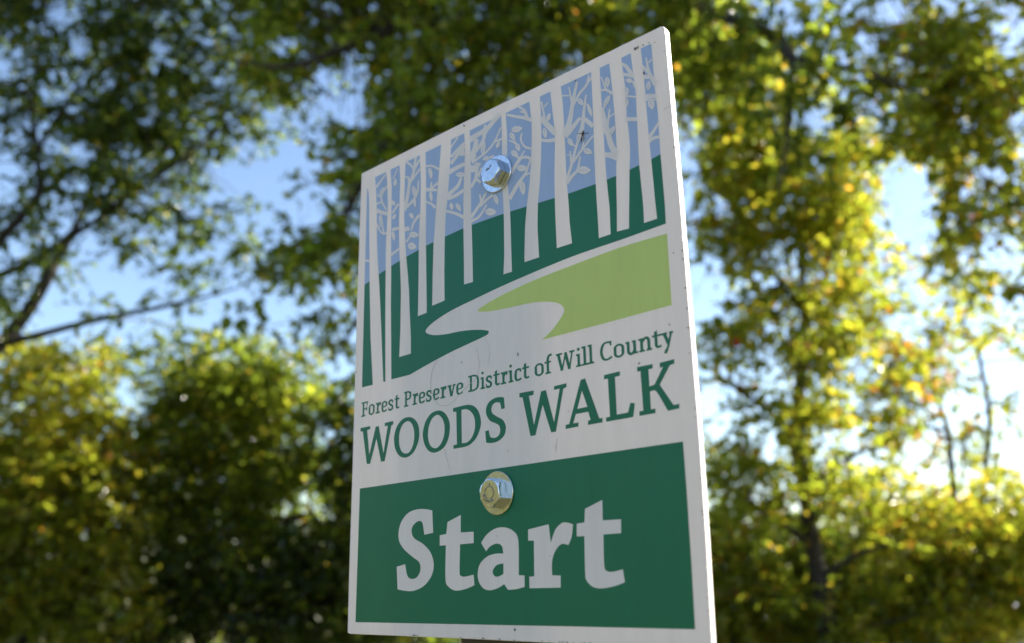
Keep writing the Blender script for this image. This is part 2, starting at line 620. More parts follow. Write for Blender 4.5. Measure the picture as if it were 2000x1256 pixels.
def ribbon(pts, w0, w1=None, sub=5):
    w1 = w0 if w1 is None else w1
    P = catmull_open(pts, sub)
    V2 = []
    n = len(P)
    for i, p in enumerate(P):
        d = P[min(i + 1, n - 1)] - P[max(i - 1, 0)]
        d = d / (np.linalg.norm(d) + 1e-9)
        nn = np.array([-d[1], d[0]])
        w = (w0 + (w1 - w0) * i / (n - 1)) / 2
        V2 += [p + nn * w, p - nn * w]
    F2 = [(2 * i, 2 * i + 1, 2 * i + 3, 2 * i + 2) for i in range(n - 1)]
    return V2, F2


def leaf2d(cx, cy, ln, wd, ang):
    """a pointed leaf; ang in degrees, y down"""
    c, s = math.cos(math.radians(ang)), math.sin(math.radians(ang))
    up, dn = [], []
    for i in range(1, 8):
        t = i / 8
        y = wd / 2 * (math.sin(math.pi * t ** 0.85)) ** 0.8
        up.append(((t - 0.5) * ln, y))
        dn.append(((t - 0.5) * ln, -y))
    pts = [(-ln / 2, 0)] + up + [(ln / 2, 0)] + dn[::-1]
    V2 = [np.array([cx + x * c - y * s, cy + x * s + y * c]) for x, y in pts]
    return V2, [tuple(range(len(V2)))]


def raised(name, pieces, material, h0):
    V, FS = [], []
    for k, (v2, f2) in enumerate(pieces):
        h = h0 + (k % 30) * 4e-6
        b = len(V)
        V += [on(p[0], p[1], h) for p in v2]
        for f in f2:
            f = tuple(b + i for i in f)
            a_, b2, c_ = (np.array(V[f[i]]) for i in (0, 1, 2))
            if np.dot(np.cross(b2 - a_, c_ - a_), NW) < 0:
                f = f[::-1]
            FS.append(f)
    return obj(name, V, FS, material, sign)


T = [  # twigs: (points, width at start, width at end)
    ([(713, 509), (722, 510)], 4, 5),
    ([(735, 366), (753, 341)], 4, 3), ([(746, 395), (745.5, 381), (757, 363)], 4, 3), ([(746, 394), (735, 399)], 3, 3),
    ([(745, 386), (736, 380)], 2.5, 2), ([(745, 393), (755.5, 411)], 4, 3), ([(736, 411), (744, 414.5), (758, 418)], 8, 7),
    ([(743.5, 419), (747, 440), (750, 456)], 4, 3), ([(736, 437), (742, 450), (750, 457), (758, 452)], 3, 4), ([(741, 423), (743, 444)], 2.5, 2.5),
    ([(768, 350), (777, 329)], 2.5, 2), ([(767, 416), (779, 398)], 4, 4), ([(766, 449), (781, 445)], 6, 6), ([(759, 503), (768, 495), (780, 486)], 5, 4),
    ([(790, 412), (797, 380), (800, 360), (808, 337), (812.5, 306)], 7, 4.5), ([(791, 407), (806, 393), (815.5, 376), (817.5, 353)], 6, 3),
    ([(804, 354), (812, 342), (820, 330)], 3.5, 4), ([(790, 346.5), (798, 346)], 3, 3), ([(798, 345), (799.5, 360)], 3.5, 5), ([(793, 315.5), (804, 324), (809, 332)], 5, 3),
    ([(808, 333), (820, 312)], 5, 4), ([(819.5, 420), (809, 434), (803.5, 450)], 6, 3), ([(790, 449), (800, 446)], 8, 8), ([(794, 473), (800, 464), (806, 453)], 4, 3),
    ([(832, 325), (845, 324.5), (858, 331)], 3.5, 5), ([(832.5, 370.5), (843, 371), (854, 371.5)], 7, 5), ([(842, 369), (843.5, 355)], 5, 3), ([(843, 368), (857, 356.5)], 4, 5),
    ([(832.5, 394), (843, 398.5), (851, 406)], 3, 6), ([(838, 329), (842, 349)], 2.5, 2.5),
    ([(881, 288), (894.5, 268)], 3, 3), ([(881, 307), (899, 287), (908, 279)], 5, 5), ([(881, 320), (897, 298), (908, 285)], 6, 7), ([(877, 337), (892, 328), (908, 320)], 9, 7),
    ([(901, 347), (893.7, 364), (874, 382)], 5, 8), ([(907, 371), (890, 382), (874, 388)], 6, 8), ([(870, 412), (890, 417), (906, 424.5)], 4, 7),
    ([(897, 301), (908, 297)], 9, 14),
    ([(917, 274), (932, 264), (945, 255), (949, 244)], 12, 5), ([(920, 308), (930, 296), (944, 274), (949.5, 256), (977, 222)], 4, 9), ([(921, 308), (928, 290), (931, 272)], 11, 9),
    ([(922, 318), (932, 311), (950, 297), (965.7, 277.7), (978.5, 249)], 5, 3), ([(965, 278), (981, 271)], 4, 4.5), ([(949, 315), (957, 308), (966, 305)], 3, 5),
    ([(920, 366), (928.8, 350), (932, 332), (934, 322)], 6, 6), ([(928, 347), (939, 357)], 6, 5), ([(934, 346), (941.5, 327)], 6, 3), ([(919, 330), (931, 330)], 15, 12), ([(920, 314), (930, 303)], 10, 4),
    ([(920.5, 425), (939, 397), (949.5, 377)], 6, 3.5), ([(940.5, 398), (937.5, 379)], 5, 3), ([(938, 403), (950, 391), (963, 381)], 5, 4), ([(921, 432), (936.4, 423), (951, 400)], 6, 3),
    ([(1039, 235), (1024.5, 230.5), (1008.7, 228), (990, 224.4)], 8, 4.5), ([(1030, 231), (1024.5, 216), (1013.4, 209)], 7, 4), ([(1024, 220), (1017, 218)], 4, 4),
    ([(995, 274.5), (1001, 277), (1008, 282)], 3.5, 3), ([(1002, 271), (1009, 281)], 3, 3), ([(1019.5, 260), (1018, 274), (1025.6, 286.6), (1039, 291)], 3.5, 4.5),
    ([(1008, 305), (1016, 309), (1028, 307), (1039, 311)], 4, 6), ([(1016, 309.5), (998, 339)], 7, 6), ([(1016.7, 308), (1025, 294)], 3.5, 2.5), ([(1034.5, 316), (1027, 338), (1013, 358), (995, 389)], 3, 8),
    ([(1026, 342), (1037, 337)], 4, 3), ([(1038, 308), (1034.5, 318)], 4, 3), ([(1015, 354), (1005, 373)], 4, 3),
    ([(1057.5, 199), (1063.5, 228.5), (1062, 236)], 4, 5), ([(1063, 209), (1071.5, 199.5)], 3, 2.5), ([(1056, 229.5), (1068, 243), (1086, 261)], 10, 12), ([(1057, 273.5), (1070, 275), (1086, 273)], 5, 8),
    ([(1103, 266), (1113, 236), (1119, 200), (1127.5, 160)], 13, 4), ([(1118.5, 208), (1111.5, 170)], 5.5, 2.5), ([(1098, 187), (1112, 187)], 3, 3), ([(1120, 205), (1133, 182), (1146, 166), (1150.5, 147)], 5, 4),
    ([(1144, 168), (1157, 150)], 4, 4), ([(1134, 272), (1138.5, 240), (1141, 215), (1145, 184)], 10, 3), ([(1142, 232), (1159, 247)], 8, 9), ([(1103, 266), (1116, 252), (1134, 230)], 13, 6),
    ([(1146, 203), (1152, 214)], 3, 3),
    ([(1108, 350), (1116.8, 321), (1125.7, 287), (1131.5, 270)], 6, 4), ([(1116.5, 321), (1114, 295)], 5, 2.5), ([(1108, 303.5), (1115, 303)], 2, 2), ([(1119, 318), (1137, 292.5), (1159, 265)], 5, 3.5),
    ([(1137, 293), (1141.5, 273)], 4, 2.5), ([(1107, 357), (1116, 346), (1128, 334)], 9, 5), ([(1127, 336), (1131, 322), (1133.5, 305)], 5, 3), ([(1119, 281), (1125, 288)], 3, 3),
    ([(1174.5, 150), (1183.5, 175)], 2.5, 4.5), ([(1174, 176.7), (1185, 176), (1197, 183.5)], 4, 6), ([(1175, 212), (1185.5, 251), (1194, 283), (1205, 303)], 9, 13),
    ([(1186.5, 246), (1191, 213)], 5, 3), ([(1190, 229), (1201.5, 221)], 2.5, 2.5), ([(1178, 250), (1187, 266)], 7, 6), ([(1181, 302.5), (1193, 303.5), (1206, 308)], 9, 13), ([(1177, 215), (1183, 205)], 4, 3), ([(1187, 262), (1193, 255)], 5, 4),
    ([(1214, 124), (1223, 130), (1236, 148)], 5, 9), ([(1216, 144.5), (1239, 149.5)], 5.5, 8), ([(1236, 159), (1244, 176)], 4, 5), ([(1223, 188), (1244, 189.5)], 3.5, 4), ([(1223, 233), (1246, 233)], 8, 8),
    ([(1282, 165), (1268.5, 143), (1262, 112)], 12, 2.5), ([(1267, 123), (1273.5, 115.5)], 3.5, 2.5), ([(1255, 130), (1267, 143)], 7, 5), ([(1258, 150.5), (1270, 150)], 9, 8), ([(1259, 190), (1270, 188.5), (1283, 188)], 11, 8),
    ([(1267, 270.5), (1277, 256), (1287, 240)], 8, 4), ([(1267.5, 277), (1277, 270), (1289, 267.5)], 6, 6), ([(1262, 196), (1282, 195)], 3, 3),
]
LV = [  # leaves: centre, length, width, angle
    (747, 374, 20, 8.5, -62), (768.5, 397, 12, 8, 60), (772.4, 356, 16, 7, -80), (770.5, 423, 13, 6, -60), (769, 461, 20, 7, 80),
    (810, 375, 25, 9, 78), (810.5, 396, 20, 6, 85), (804.5, 422, 14, 7.5, 60), (809, 458.5, 20, 12, 5), (805.5, 481, 19, 14, 15),
    (841.5, 338, 22, 8, 78), (842.4, 384, 22, 7, 82), (901, 341.5, 21, 10, 2), (882.5, 403.5, 15, 8, 80), (896, 405, 19, 8.5, 60),
    (933, 322, 16, 9, -15), (944.5, 288, 27, 9, -80), (973.5, 283, 15, 7, -65), (949, 309, 14, 6, -35), (969.5, 390, 21, 8.5, 72), (959, 414, 23, 14.5, 5),
    (1010, 252.5, 23, 12.5, -12), (1001.3, 266.6, 18, 10, 62), (1012, 288, 17, 9.5, 75), (1006, 300.5, 18, 11.5, 40), (1020.5, 328.7, 22, 13, 0), (1021, 367, 29, 12, 82),
    (1072, 229, 18, 8, -70), (1064.8, 260, 21, 9, 80), (1134.5, 199.5, 17, 10, 52), (1152.5, 216, 27, 7.5, 72), (1131.5, 265.5, 27, 8.5, -78),
    (1114.5, 278, 18, 9.5, 62), (1149, 296, 19, 12, 20), (1141.5, 332.8, 27, 16, 0), (1186.6, 161, 22, 10.5, 88), (1186, 197, 27, 9, -62), (1196, 255, 23, 9, -58),
    (1230, 158, 15, 10, 15), (1224, 178.5, 17, 11, 75), (1224, 199.5, 19, 8.5, 85), (1267, 167, 19, 9, -82), (1272.5, 204, 22, 13.5, 80),
]
for k, (p, w0, w1) in enumerate(T):
    raised('twig_print', [ribbon(p, w0, w1)], M['white'], H0 * 2 + (k % 30) * 4e-6)
for k, l in enumerate(LV):
    raised('leaf_print', [leaf2d(*l)], M['white'], H0 * 2 + 0.00013 + (k % 20) * 4e-6)
# fine blue midribs left open in the larger leaves
ribs = []
for (x, y, ln, wd, an) in LV:
    if wd < 8.4 or ln < 16:
        continue
    c, s = math.cos(math.radians(an)), math.sin(math.radians(an))
    ribs.append(ribbon([(x - c * ln * .34, y - s * ln * .34), (x + c * ln * .18, y + s * ln * .18)], 0.9, 0.3))
raised('leaf_vein_print', ribs, M['blue'], H0 * 2 + 0.00026)['kind'] = 'stuff'


def shp(pts, corners=True):
    return [(p[0], p[1], 1) if corners else p for p in pts]


def letter(loops, material, parent, h, label=None):
    L2 = [smooth_closed(l) for l in loops]
    o = flat_print('letter', L2, material, parent, h)
    if label:
        o['label'] = label
    return o


A_ = lambda pts: crop(700, 780, 8.969, pts)
B_ = lambda pts: crop(850, 760, 8.969, pts)
W_ = lambda pts: crop(1000, 620, 4.831, pts)
letter([A_(shp([(38, 505), (208, 468), (208, 522), (155, 540), (192, 968), (305, 478), (358, 468), (440, 945), (515, 463), (462, 472), (462, 415),
               (612, 378), (612, 440), (580, 455), (462, 1082), (398, 1095), (318, 690), (207, 1128), (148, 1135), (78, 562), (38, 562)]))], M['green'], sign, H0)
letter([A_([(890, 311), (980, 345), (1045, 440), (1068, 590), (1050, 740), (985, 900), (900, 990), (810, 1022), (720, 990), (650, 880), (625, 720),
           (640, 580), (690, 450), (780, 345)]),
        A_([(865, 382), (930, 420), (970, 520), (980, 640), (960, 790), (905, 910), (840, 950), (770, 925), (725, 830), (713, 700), (728, 560), (780, 440)])],
       M['green'], sign, H0)
letter([[(858, 801.8), (869, 807), (876.2, 819), (878.8, 833), (876.6, 853.5), (869, 871.5), (858.9, 880.4), (847.2, 884.2), (837.1, 880.3), (829.3, 868),
         (825.8, 850), (828.2, 833), (833.8, 818.5), (843.8, 806.4)],
        [(855, 810.2), (863.4, 816.9), (867.8, 829), (868.4, 841.3), (866.2, 855), (860, 868.5), (851, 875.6), (841.6, 871.4), (837.1, 860), (836, 847), (838.3, 831), (845, 816.6)]],
       M['green'], sign, H0)
letter([B_([(313, 335, 1), (480, 292), (590, 276), (680, 300), (760, 390), (800, 540), (795, 660), (740, 820), (650, 940), (540, 1005), (322, 1048, 1), (320, 985, 1),
           (382, 968, 1), (370, 395, 1), (315, 402, 1)]),
        B_([(460, 365, 1), (540, 352), (620, 390), (680, 480), (700, 600), (690, 720), (640, 850), (560, 932), (468, 950, 1)])], M['green'], sign, H0)
letter([B_([(1205, 146, 1), (1220, 335, 1), (1160, 353, 1), (1138, 247), (1100, 233), (1050, 240), (1000, 290), (985, 370), (1010, 430), (1080, 480), (1180, 535),
           (1230, 620), (1238, 700), (1215, 800), (1150, 880), (1060, 930), (960, 945), (893, 937, 1), (878, 738, 1), (938, 718, 1), (962, 828), (1000, 853), (1060, 850),
           (1120, 800), (1140, 720), (1120, 640), (1060, 600), (970, 560), (915, 490), (890, 410), (900, 310), (950, 220), (1040, 160), (1130, 140)])], M['green'], sign, H0)
letter([W_(shp([(70, 715), (205, 690), (203, 730), (160, 742), (208, 1015), (275, 698), (320, 685), (398, 990), (450, 672), (397, 685), (397, 650), (515, 620),
               (515, 658), (485, 672), (415, 1078), (370, 1085), (290, 825), (222, 1112), (175, 1120), (100, 755), (70, 755)]))], M['green'], sign, H0)
letter([W_(shp([(648, 590), (690, 575), (825, 953), (855, 948), (855, 990), (717, 1015), (717, 975), (742, 968), (720, 890), (603, 912), (578, 1000), (628, 990), (628, 1030),
               (507, 1053), (507, 1015), (540, 1007)])),
        W_(shp([(660, 690), (712, 843), (617, 864)]))], M['green'], sign, H0)
letter([W_(shp([(868, 545), (1018, 508), (1018, 550), (972, 562), (990, 918), (1095, 897), (1117, 806), (1160, 810), (1145, 940), (888, 985), (888, 945), (925, 936), (905, 578), (868, 585)]))],
       M['green'], sign, H0)
letter([W_([(1180, 470, 1), (1328, 440, 1), (1328, 480, 1), (1288, 490, 1), (1298, 652, 1), (1345, 633, 1), (1425, 468, 1), (1395, 475, 1), (1393, 430, 1), (1532, 393, 1), (1532, 437, 1),
           (1490, 450, 1), (1395, 635, 1), (1432, 690), (1525, 826, 1), (1580, 815, 1), (1580, 858, 1), (1472, 882, 1), (1372, 712), (1338, 690), (1302, 700, 1), (1312, 868, 1),
           (1353, 858, 1), (1355, 903, 1), (1203, 930, 1), (1203, 887, 1), (1240, 880, 1), (1212, 506, 1), (1182, 513, 1)])], M['green'], sign, H0)

banner = flat_print('start_banner', [[(703, 954.3), (920, 922.5), (1130, 891.9), (1334, 862.3), (1341.4, 960), (1350, 1093), (1357.8, 1229.2), (1130, 1223.8), (920, 1219.6), (694.4, 1215.2)]],
                    M['green'], sign, H0)
S_ = lambda pts: crop(670, 850, 3.094, pts)
Q_ = lambda pts: crop(1000, 850, 3.093, pts)
HB = H0 * 2
letter([S_([(540, 455, 1), (545, 590, 1), (492, 602, 1), (480, 530), (455, 520), (425, 545), (415, 580), (430, 622), (485, 658), (530, 710), (549, 780), (535, 850), (490, 910), (430, 940),
           (380, 941), (330, 932, 1), (325, 795, 1), (376, 780, 1), (388, 845), (410, 868), (445, 860), (467, 820), (462, 770), (420, 735), (370, 690), (340, 640), (337, 580), (355, 520),
           (395, 470), (450, 448), (500, 447)])], M['white'], banner, HB)
letter([S_([(712, 482, 1), (712, 588, 1), (790, 583, 1), (790, 652, 1), (708, 660, 1), (705, 826), (714, 850), (738, 855), (790, 843, 1), (795, 907, 1), (740, 930), (680, 939), (640, 917),
           (620, 870), (622, 665, 1), (585, 668, 1), (585, 605, 1), (625, 597, 1), (632, 525, 1)])], M['white'], banner, HB)
letter([S_([(835, 650, 1), (870, 600), (920, 565), (975, 557), (1030, 580), (1060, 640), (1063, 846, 1), (1098, 848, 1), (1098, 917, 1), (1050, 930), (998, 935, 1), (975, 900, 1), (930, 927), (880, 937),
           (840, 917), (815, 860), (825, 785), (870, 735), (920, 717), (970, 715, 1), (960, 670), (930, 655), (890, 672), (865, 702, 1)]),
        S_([(970, 775, 1), (930, 785), (905, 820), (915, 850), (940, 854), (970, 838, 1)])], M['white'], banner, HB)
letter([Q_([(98, 570, 1), (222, 538, 1), (235, 650, 1), (262, 572), (300, 532), (330, 527), (369, 538, 1), (362, 610), (342, 663, 1), (300, 658), (265, 695), (243, 760), (243, 846, 1), (295, 848, 1),
           (295, 921, 1), (107, 925, 1), (105, 855, 1), (135, 852, 1), (133, 637, 1), (98, 637, 1)])], M['white'], banner, HB)
letter([Q_([(546, 391, 1), (549, 515, 1), (659, 508, 1), (660, 592, 1), (553, 600, 1), (558, 786), (575, 820), (610, 825), (670, 810, 1), (683, 888, 1), (620, 912), (540, 926), (488, 915), (453, 880),
           (443, 835), (438, 610, 1), (392, 612, 1), (392, 535, 1), (438, 527, 1), (442, 445, 1)])], M['white'], banner, HB)

# --- small slab-serif line, built from pen strokes on the sign's own ruled lines (metres)
STEM, THIN = 0.00205, 0.00125
CAP, XH = 0.0116, 0.0083


def glyph(ch, w):
    """pieces of a letter in a box of width w, baseline 0"""
    out = []
    a_, b_ = STEM, THIN

    def st(pts, wa=None, wb=None, closed=False):
        wa, wb = wa or a_, wb or b_
        P = [np.array(p, float) for p in pts]
        P = catmull_open(P, 6) if not closed else [np.array(q) for q in smooth_closed([tuple(p) for p in pts], 6)]
        n = len(P)
        V2 = []
        for i, p in enumerate(P):
            if closed:
                d = P[(i + 1) % n] - P[i - 1]
            else:
                d = P[min(i + 1, n - 1)] - P[max(i - 1, 0)]
            d = d / (np.linalg.norm(d) + 1e-12)
            o = np.array([-d[1] * wa / 2, d[0] * wb / 2])
            V2 += [p + o, p - o]
        F2 = [(2 * i, 2 * i + 1, 2 * i + 3, 2 * i + 2) for i in range(n - 1)]
        if closed:
            F2.append((2 * n - 2, 2 * n - 1, 1, 0))
        out.append((V2, F2))

    def rect(x0, y0, x1, y1, sl=0.0):
        out.append(([np.array(p) for p in ((x0, y0), (x1, y0), (x1 + sl, y1), (x0 + sl, y1))], [(0, 1, 2, 3)]))

    h = a_ / 2
    sf = 0.0012
    if ch == 'F':
        x = w * .33
        rect(x - h, 0, x + h, CAP); rect(0, 0, w * .66, sf); rect(0, CAP - sf, w, CAP); rect(w - .0014, CAP - .0032, w - .0002, CAP)
        rect(x, CAP * .46, w * .86, CAP * .46 + sf); rect(w * .78, CAP * .36, w * .92, CAP * .66)
    elif ch in 'PD':
        x = w * (.27 if ch == 'P' else .25)
        rect(x - h, 0, x + h, CAP); rect(0, CAP - sf, x + h, CAP)
        if ch == 'P':
            rect(0, 0, w * .6, sf)
            y0 = CAP * .42
            st([(x, CAP - b_ / 2), (w * .55, CAP - b_ / 2), (w - h * 1.3, CAP * .87), (w - h, CAP * .72), (w - h * 1.5, CAP * .53), (w * .55, y0 + b_ / 2), (x, y0 + b_ / 2)])
        else:
            rect(0, 0, x + h, sf)
            st([(x, CAP - b_ / 2), (w * .5, CAP - b_ / 2), (w * .82, CAP * .84), (w - h, CAP * .52), (w * .82, CAP * .17), (w * .5, b_ / 2), (x, b_ / 2)])
    elif ch == 'C':
        st([(w * .93, CAP * .90), (w * .62, CAP - b_ * .4), (w * .28, CAP * .87), (h, CAP * .48), (w * .28, CAP * .10), (w * .62, b_ * .3), (w * .97, CAP * .13)])
        rect(w * .84, CAP * .74, w * .98, CAP * 1.0)
    elif ch in 'Wvy':
        H = CAP if ch == 'W' else XH
        rect(0, H - sf, w * (.34 if ch == 'W' else .50), H)
        rect(w * (.72 if ch == 'W' else .66), H - sf, w, H)
        if ch == 'W':
            st([(w * .12, H), (w * .31, 0)], 0.0023, b_); st([(w * .31, 0), (w * .53, H * .98)], 0.0013, b_)
            st([(w * .51, H * .98), (w * .70, 0)], 0.0023, b_); st([(w * .70, 0), (w * .88, H)], 0.0013, b_)
        elif ch == 'v':
            st([(w * .22, H), (w * .50, 0)], 0.0023, b_); st([(w * .50, 0), (w * .82, H)], 0.0014, b_)
        else:
            st([(w * .24, H), (w * .56, H * .16)], 0.0023, b_); st([(w * .84, H), (w * .56, H * .1), (w * .32, -H * .44)], 0.0015, b_)
            st([(w * .40, -H * .22), (w * .26, -H * .48)], 0.0022, b_)
    elif ch == 'o':
        m = 0.0002
        st([(w / 2, XH + m - b_ / 2), (w * .84, XH * .80), (w - h, XH * .5), (w * .84, XH * .2), (w / 2, -m + b_ / 2), (w * .16, XH * .2), (h, XH * .5), (w * .16, XH * .80)], closed=True)
    elif ch == 'c':
        st([(w * .92, XH * .86), (w * .6, XH - b_ * .4), (w * .25, XH * .84), (h, XH * .46), (w * .25, XH * .12), (w * .6, b_ * .4), (w * .97, XH * .16)])
        rect(w * .76, XH * .70, w * .97, XH * .95)
    elif ch == 'e':
        st([(h, XH * .50), (w * .5, XH * .49), (w - h * .9, XH * .53)], a_, .0010)
        st([(w - h * .9, XH * .52), (w * .88, XH * .82), (w * .56, XH - b_ * .4), (w * .22, XH * .84), (h, XH * .46), (w * .24, XH * .12), (w * .58, b_ * .4), (w * .97, XH * .17)])
    elif ch == 's':
        st([(w * .86, XH * .88), (w * .52, XH - b_ * .4), (w * .20, XH * .84), (w * .22, XH * .64), (w * .52, XH * .51), (w * .82, XH * .36), (w * .80, XH * .14), (w * .48, b_ * .4), (w * .12, XH * .10)], a_, .0015)
        rect(w * .80, XH * .66, w * .98, XH * .93); rect(0, XH * .06, w * .18, XH * .34)
    elif ch == 'r':
        x = w * .40
        rect(x - h, 0, x + h, XH); rect(0, 0, w * .80, sf); rect(w * .02, XH - sf, x, XH)
        st([(x, XH * .62), (w * .66, XH * .88), (w * .97, XH * .93)], a_, .0018); rect(w * .80, XH * .72, w * 1.0, XH * 1.0)
    elif ch == 't':
        x = w * .42
        st([(x, XH * 1.25), (x, XH * .5), (x, XH * .24), (w * .60, b_ * .6), (w * .98, XH * .14)], a_, .0013)
        out.append(([np.array(p) for p in ((x - h, XH), (x + h, XH), (x + h, XH * 1.34), (x - h, XH * 1.16))], [(0, 1, 2, 3)]))
        rect(0, XH - sf, w, XH)
    elif ch in 'il':
        x = w * .50
        H = XH if ch == 'i' else CAP * 1.06
        rect(x - h, 0, x + h, H); rect(0, 0, w, sf); rect(w * .03, H - sf, x, H)
        if ch == 'i':
            out.append(([np.array([x + h * 1.15 * math.cos(t), CAP * .97 + h * 1.05 * math.sin(t)]) for t in np.linspace(0, 2 * math.pi, 12, endpoint=False)], [tuple(range(12))]))
    elif ch == 'f':
        x = w * .42
        rect(x - h, 0, x + h, XH * 1.05); rect(w * .08, 0, w * .80, sf); rect(0, XH - sf, w * .84, XH)
        st([(x, XH), (x + .0001, XH * 1.18), (w * .60, CAP * 1.02), (w * .97, CAP * 1.05)], a_, .0015)
    elif ch == 'n':
        x, x2 = w * .24, w * .78
        rect(x - h, 0, x + h, XH); rect(0, XH - sf, x, XH); rect(w * .03, 0, w * .46, sf); rect(w * .58, 0, w, sf); rect(x2 - h, 0, x2 + h, XH * .68)
        st([(x, XH * .70), (w * .45, XH * .92), (w * .64, XH * .97), (x2 - .0001, XH * .80), (x2, XH * .6)], a_, .0015)
    elif ch == 'u':
        x, x2 = w * .22, w * .74
        rect(x - h, XH * .3, x + h, XH); rect(0, XH - sf, x, XH); rect(x2 - h, 0, x2 + h, XH); rect(w * .54, XH - sf, x2, XH); rect(x2, 0, w, sf)
        st([(x, XH * .42), (x + .0001, XH * .2), (w * .40, XH * .04), (w * .58, XH * .10), (x2, XH * .30)], a_, .0015)
    return out


rows = [
    ('Forest', 700, [(70, 225), (250, 395), (420, 550), (565, 700), (730, 850), (885, 1000)]),
    ('Preserve', None, [(789.2, 803.2), (805.6, 816.4), (818, 830), (832.4, 842.8), (846, 858), (860.4, 872), (874.4, 890), (891.2, 904.4)]),
    ('District', 850, [(810, 1075), (1110, 1215), (1240, 1390), (1425, 1580), (1605, 1770), (1795, 1910), (1940, 2112), (2130, 2300)]),
    ('of', 1000, [(560, 780), (805, 990)]),
    ('Will', 1000, [(1085, 1545), (1570, 1705), (1710, 1862), (1860, 2010)]),
    ('County', 1160, [(160, 455), (495, 750), (785, 1085), (1100, 1425), (1440, 1660), (1660, 1960)]),
]
base_px = [(707, 814.2), (789.2, 795.2), (860.4, 779.4), (915, 766.9), (939, 761), (1066, 731.8), (1126.8, 717.4), (1249.6, 688.2), (1264, 684.8)]
bu, bv = np.array([uv(*p) for p in base_px]).T
bfit = np.polyfit(bu, bv, 1)


def base_y(px):
    return float(np.interp(px, [p[0] for p in base_px] + [1320], [p[1] for p in base_px] + [671.5]))


for word, x0, spans in rows:
    V, FS = [], []
    k = 0
    for ch, (xl, xr) in zip(word, spans):
        if x0 is not None:
            xl, xr = x0 + xl / 12.5, x0 + xr / 12.5
        ul, ur = uv(xl, base_y(xl))[0], uv(xr, base_y(xr))[0]
        for v2, f2 in glyph(ch, ur - ul):
            h = H0 + (k % 24) * 4e-6
            k += 1
            b = len(V)
            V += [at_uv(ul + p[0], bfit[0] * (ul + p[0]) + bfit[1] + p[1], h) for p in v2]
            for f in f2:
                f = tuple(b + i for i in f)
                p0, p1, p2 = (np.array(V[f[i]]) for i in (0, 1, 2))
                if np.dot(np.cross(p1 - p0, p2 - p0), NW) < 0:
                    f = f[::-1]
                FS.append(f)
    obj('lettering', V, FS, M['green'], sign)

# --- wear: hair-thin scratches, specks
scr = [ribbon(crop(690, 680, 5.025, [(825, 118), (780, 215), (762, 340), (778, 460), (830, 545), (890, 566), (960, 545), (1040, 460), (1130, 365), (1200, 305), (1235, 200), (1228, 70), (1212, 0)]), 1.0, 0.8),
       ribbon(crop(690, 680, 5.025, [(895, 990), (920, 1080), (952, 1200)]), 1.1, 0.7),
       ribbon([(953, 713), (957, 688), (953, 670), (945, 655)], 0.5, 0.4),
       ribbon(crop(1000, 850, 3.093, [(276, 20), (268, 60), (265, 97)]), 1.0, 1.6),
       ribbon(crop(1000, 850, 3.093, [(262, 55), (266, 92)]), 0.7, 0.7),
       ribbon(crop(1160, 180, 7.85, [(1072, 268), (1105, 248), (1155, 215)]), 1.2, 1.0)]
for q in scr:
    raised('scratch', [q], M['scratch'], H0 * 3)
spk = []
rs = random.Random(11)


def dot(x, y, r, asp=1.0, ang=0.0):
    n = 7
    V2 = []
    for i in range(n):
        t = 2 * math.pi * i / n
        q = r * (0.7 + 0.6 * rs.random())
        x_, y_ = math.cos(t) * q * asp, math.sin(t) * q
        V2.append(np.array([x + x_ * math.cos(ang) - y_ * math.sin(ang), y + x_ * math.sin(ang) + y_ * math.cos(ang)]))
    return V2, [tuple(range(n))]


for (x, y, r, asp, an) in [(1241.5, 95, 2.6, 1.6, -.7), (1246, 93, 1.4, 2.5, -1.2), (1256.5, 88.5, 1.2, 1.4, -1), (1279, 83.5, 1.0, 2.0, -.8), (1257.8, 143.5, 1.6, 2.0, 1.3), (907, 245.6, 1.7, 1, 0),
                           (1124.5, 158, 1.6, 1, 0), (1249, 710, 1.6, 1.6, -.9), (1111, 803, 1.0, 1, 0), (902, 708, 1.5, 1, 0), (1012, 692, 1.4, 2.4, 1.5), (1308, 634.5, 1.2, 2, 1.0), (1316, 494, 1.4, 1, 0),
                           (1052.5, 512.6, 0.9, 1, 0), (1006, 1230, 2.0, 1.5, 1.3), (993, 881, 1.0, 1, 0), (1268, 84, .7, 3, .1), (1297.5, 100, .8, 1, 0), (1333.6, 490, 1.5, 1.8, 1.5), (1334.5, 506, 1.2, 2.2, 1.5),
                           (1317, 288, 1.0, 3.2, 1.4), (1340, 562, 1.1, 2.0, 1.5), (1343, 602, 1.0, 1.8, 1.5), (1345, 640, 1.0, 2.2, 1.5), (1341.6, 640, .7, 1, 0), (1347.5, 690, .8, 1.5, 1.5), (1369, 934, 1.1, 1.6, 1.4),
                           (1374, 1005, 1.1, 1.6, 1.4), (1384.5, 1193, 1.0, 1.6, 1.4), (696, 727, 1.2, 1, 0), (845, 1057, 0.9, 1.3, .4), (972, 1047, .8, 1, 0), (742, 1019, .7, 1, 0), (1075, 1086, 1.0, 1, 0)]:
    spk.append(dot(x, y, r, asp, an))
for i in range(44):      # dirt caught along the lower and right edges
    if i < 30:
        x = 800 + 560 * rs.random()
        spk.append(dot(x, 1238.5 + (x - 678) * 0.0437 - 2.2 - 1.5 * rs.random(), 0.5 + 0.8 * rs.random(), 1 + 1.5 * rs.random(), 0.05))
    else:
        y = 330 + 860 * rs.random()
        xe = float(np.interp(y, [200, 340, 600, 850, 1060, 1256], [1310.6, 1323.4, 1344.5, 1364.7, 1378.5, 1389.6]))
        spk.append(dot(xe - 2.5 - 2.0 * rs.random() ** 2, y, 0.35 + 0.6 * rs.random(), 1 + rs.random(), 1.5))
raised('dirt_speck', spk, M['dirt'], H0 * 3 + 0.00013)['kind'] = 'stuff'


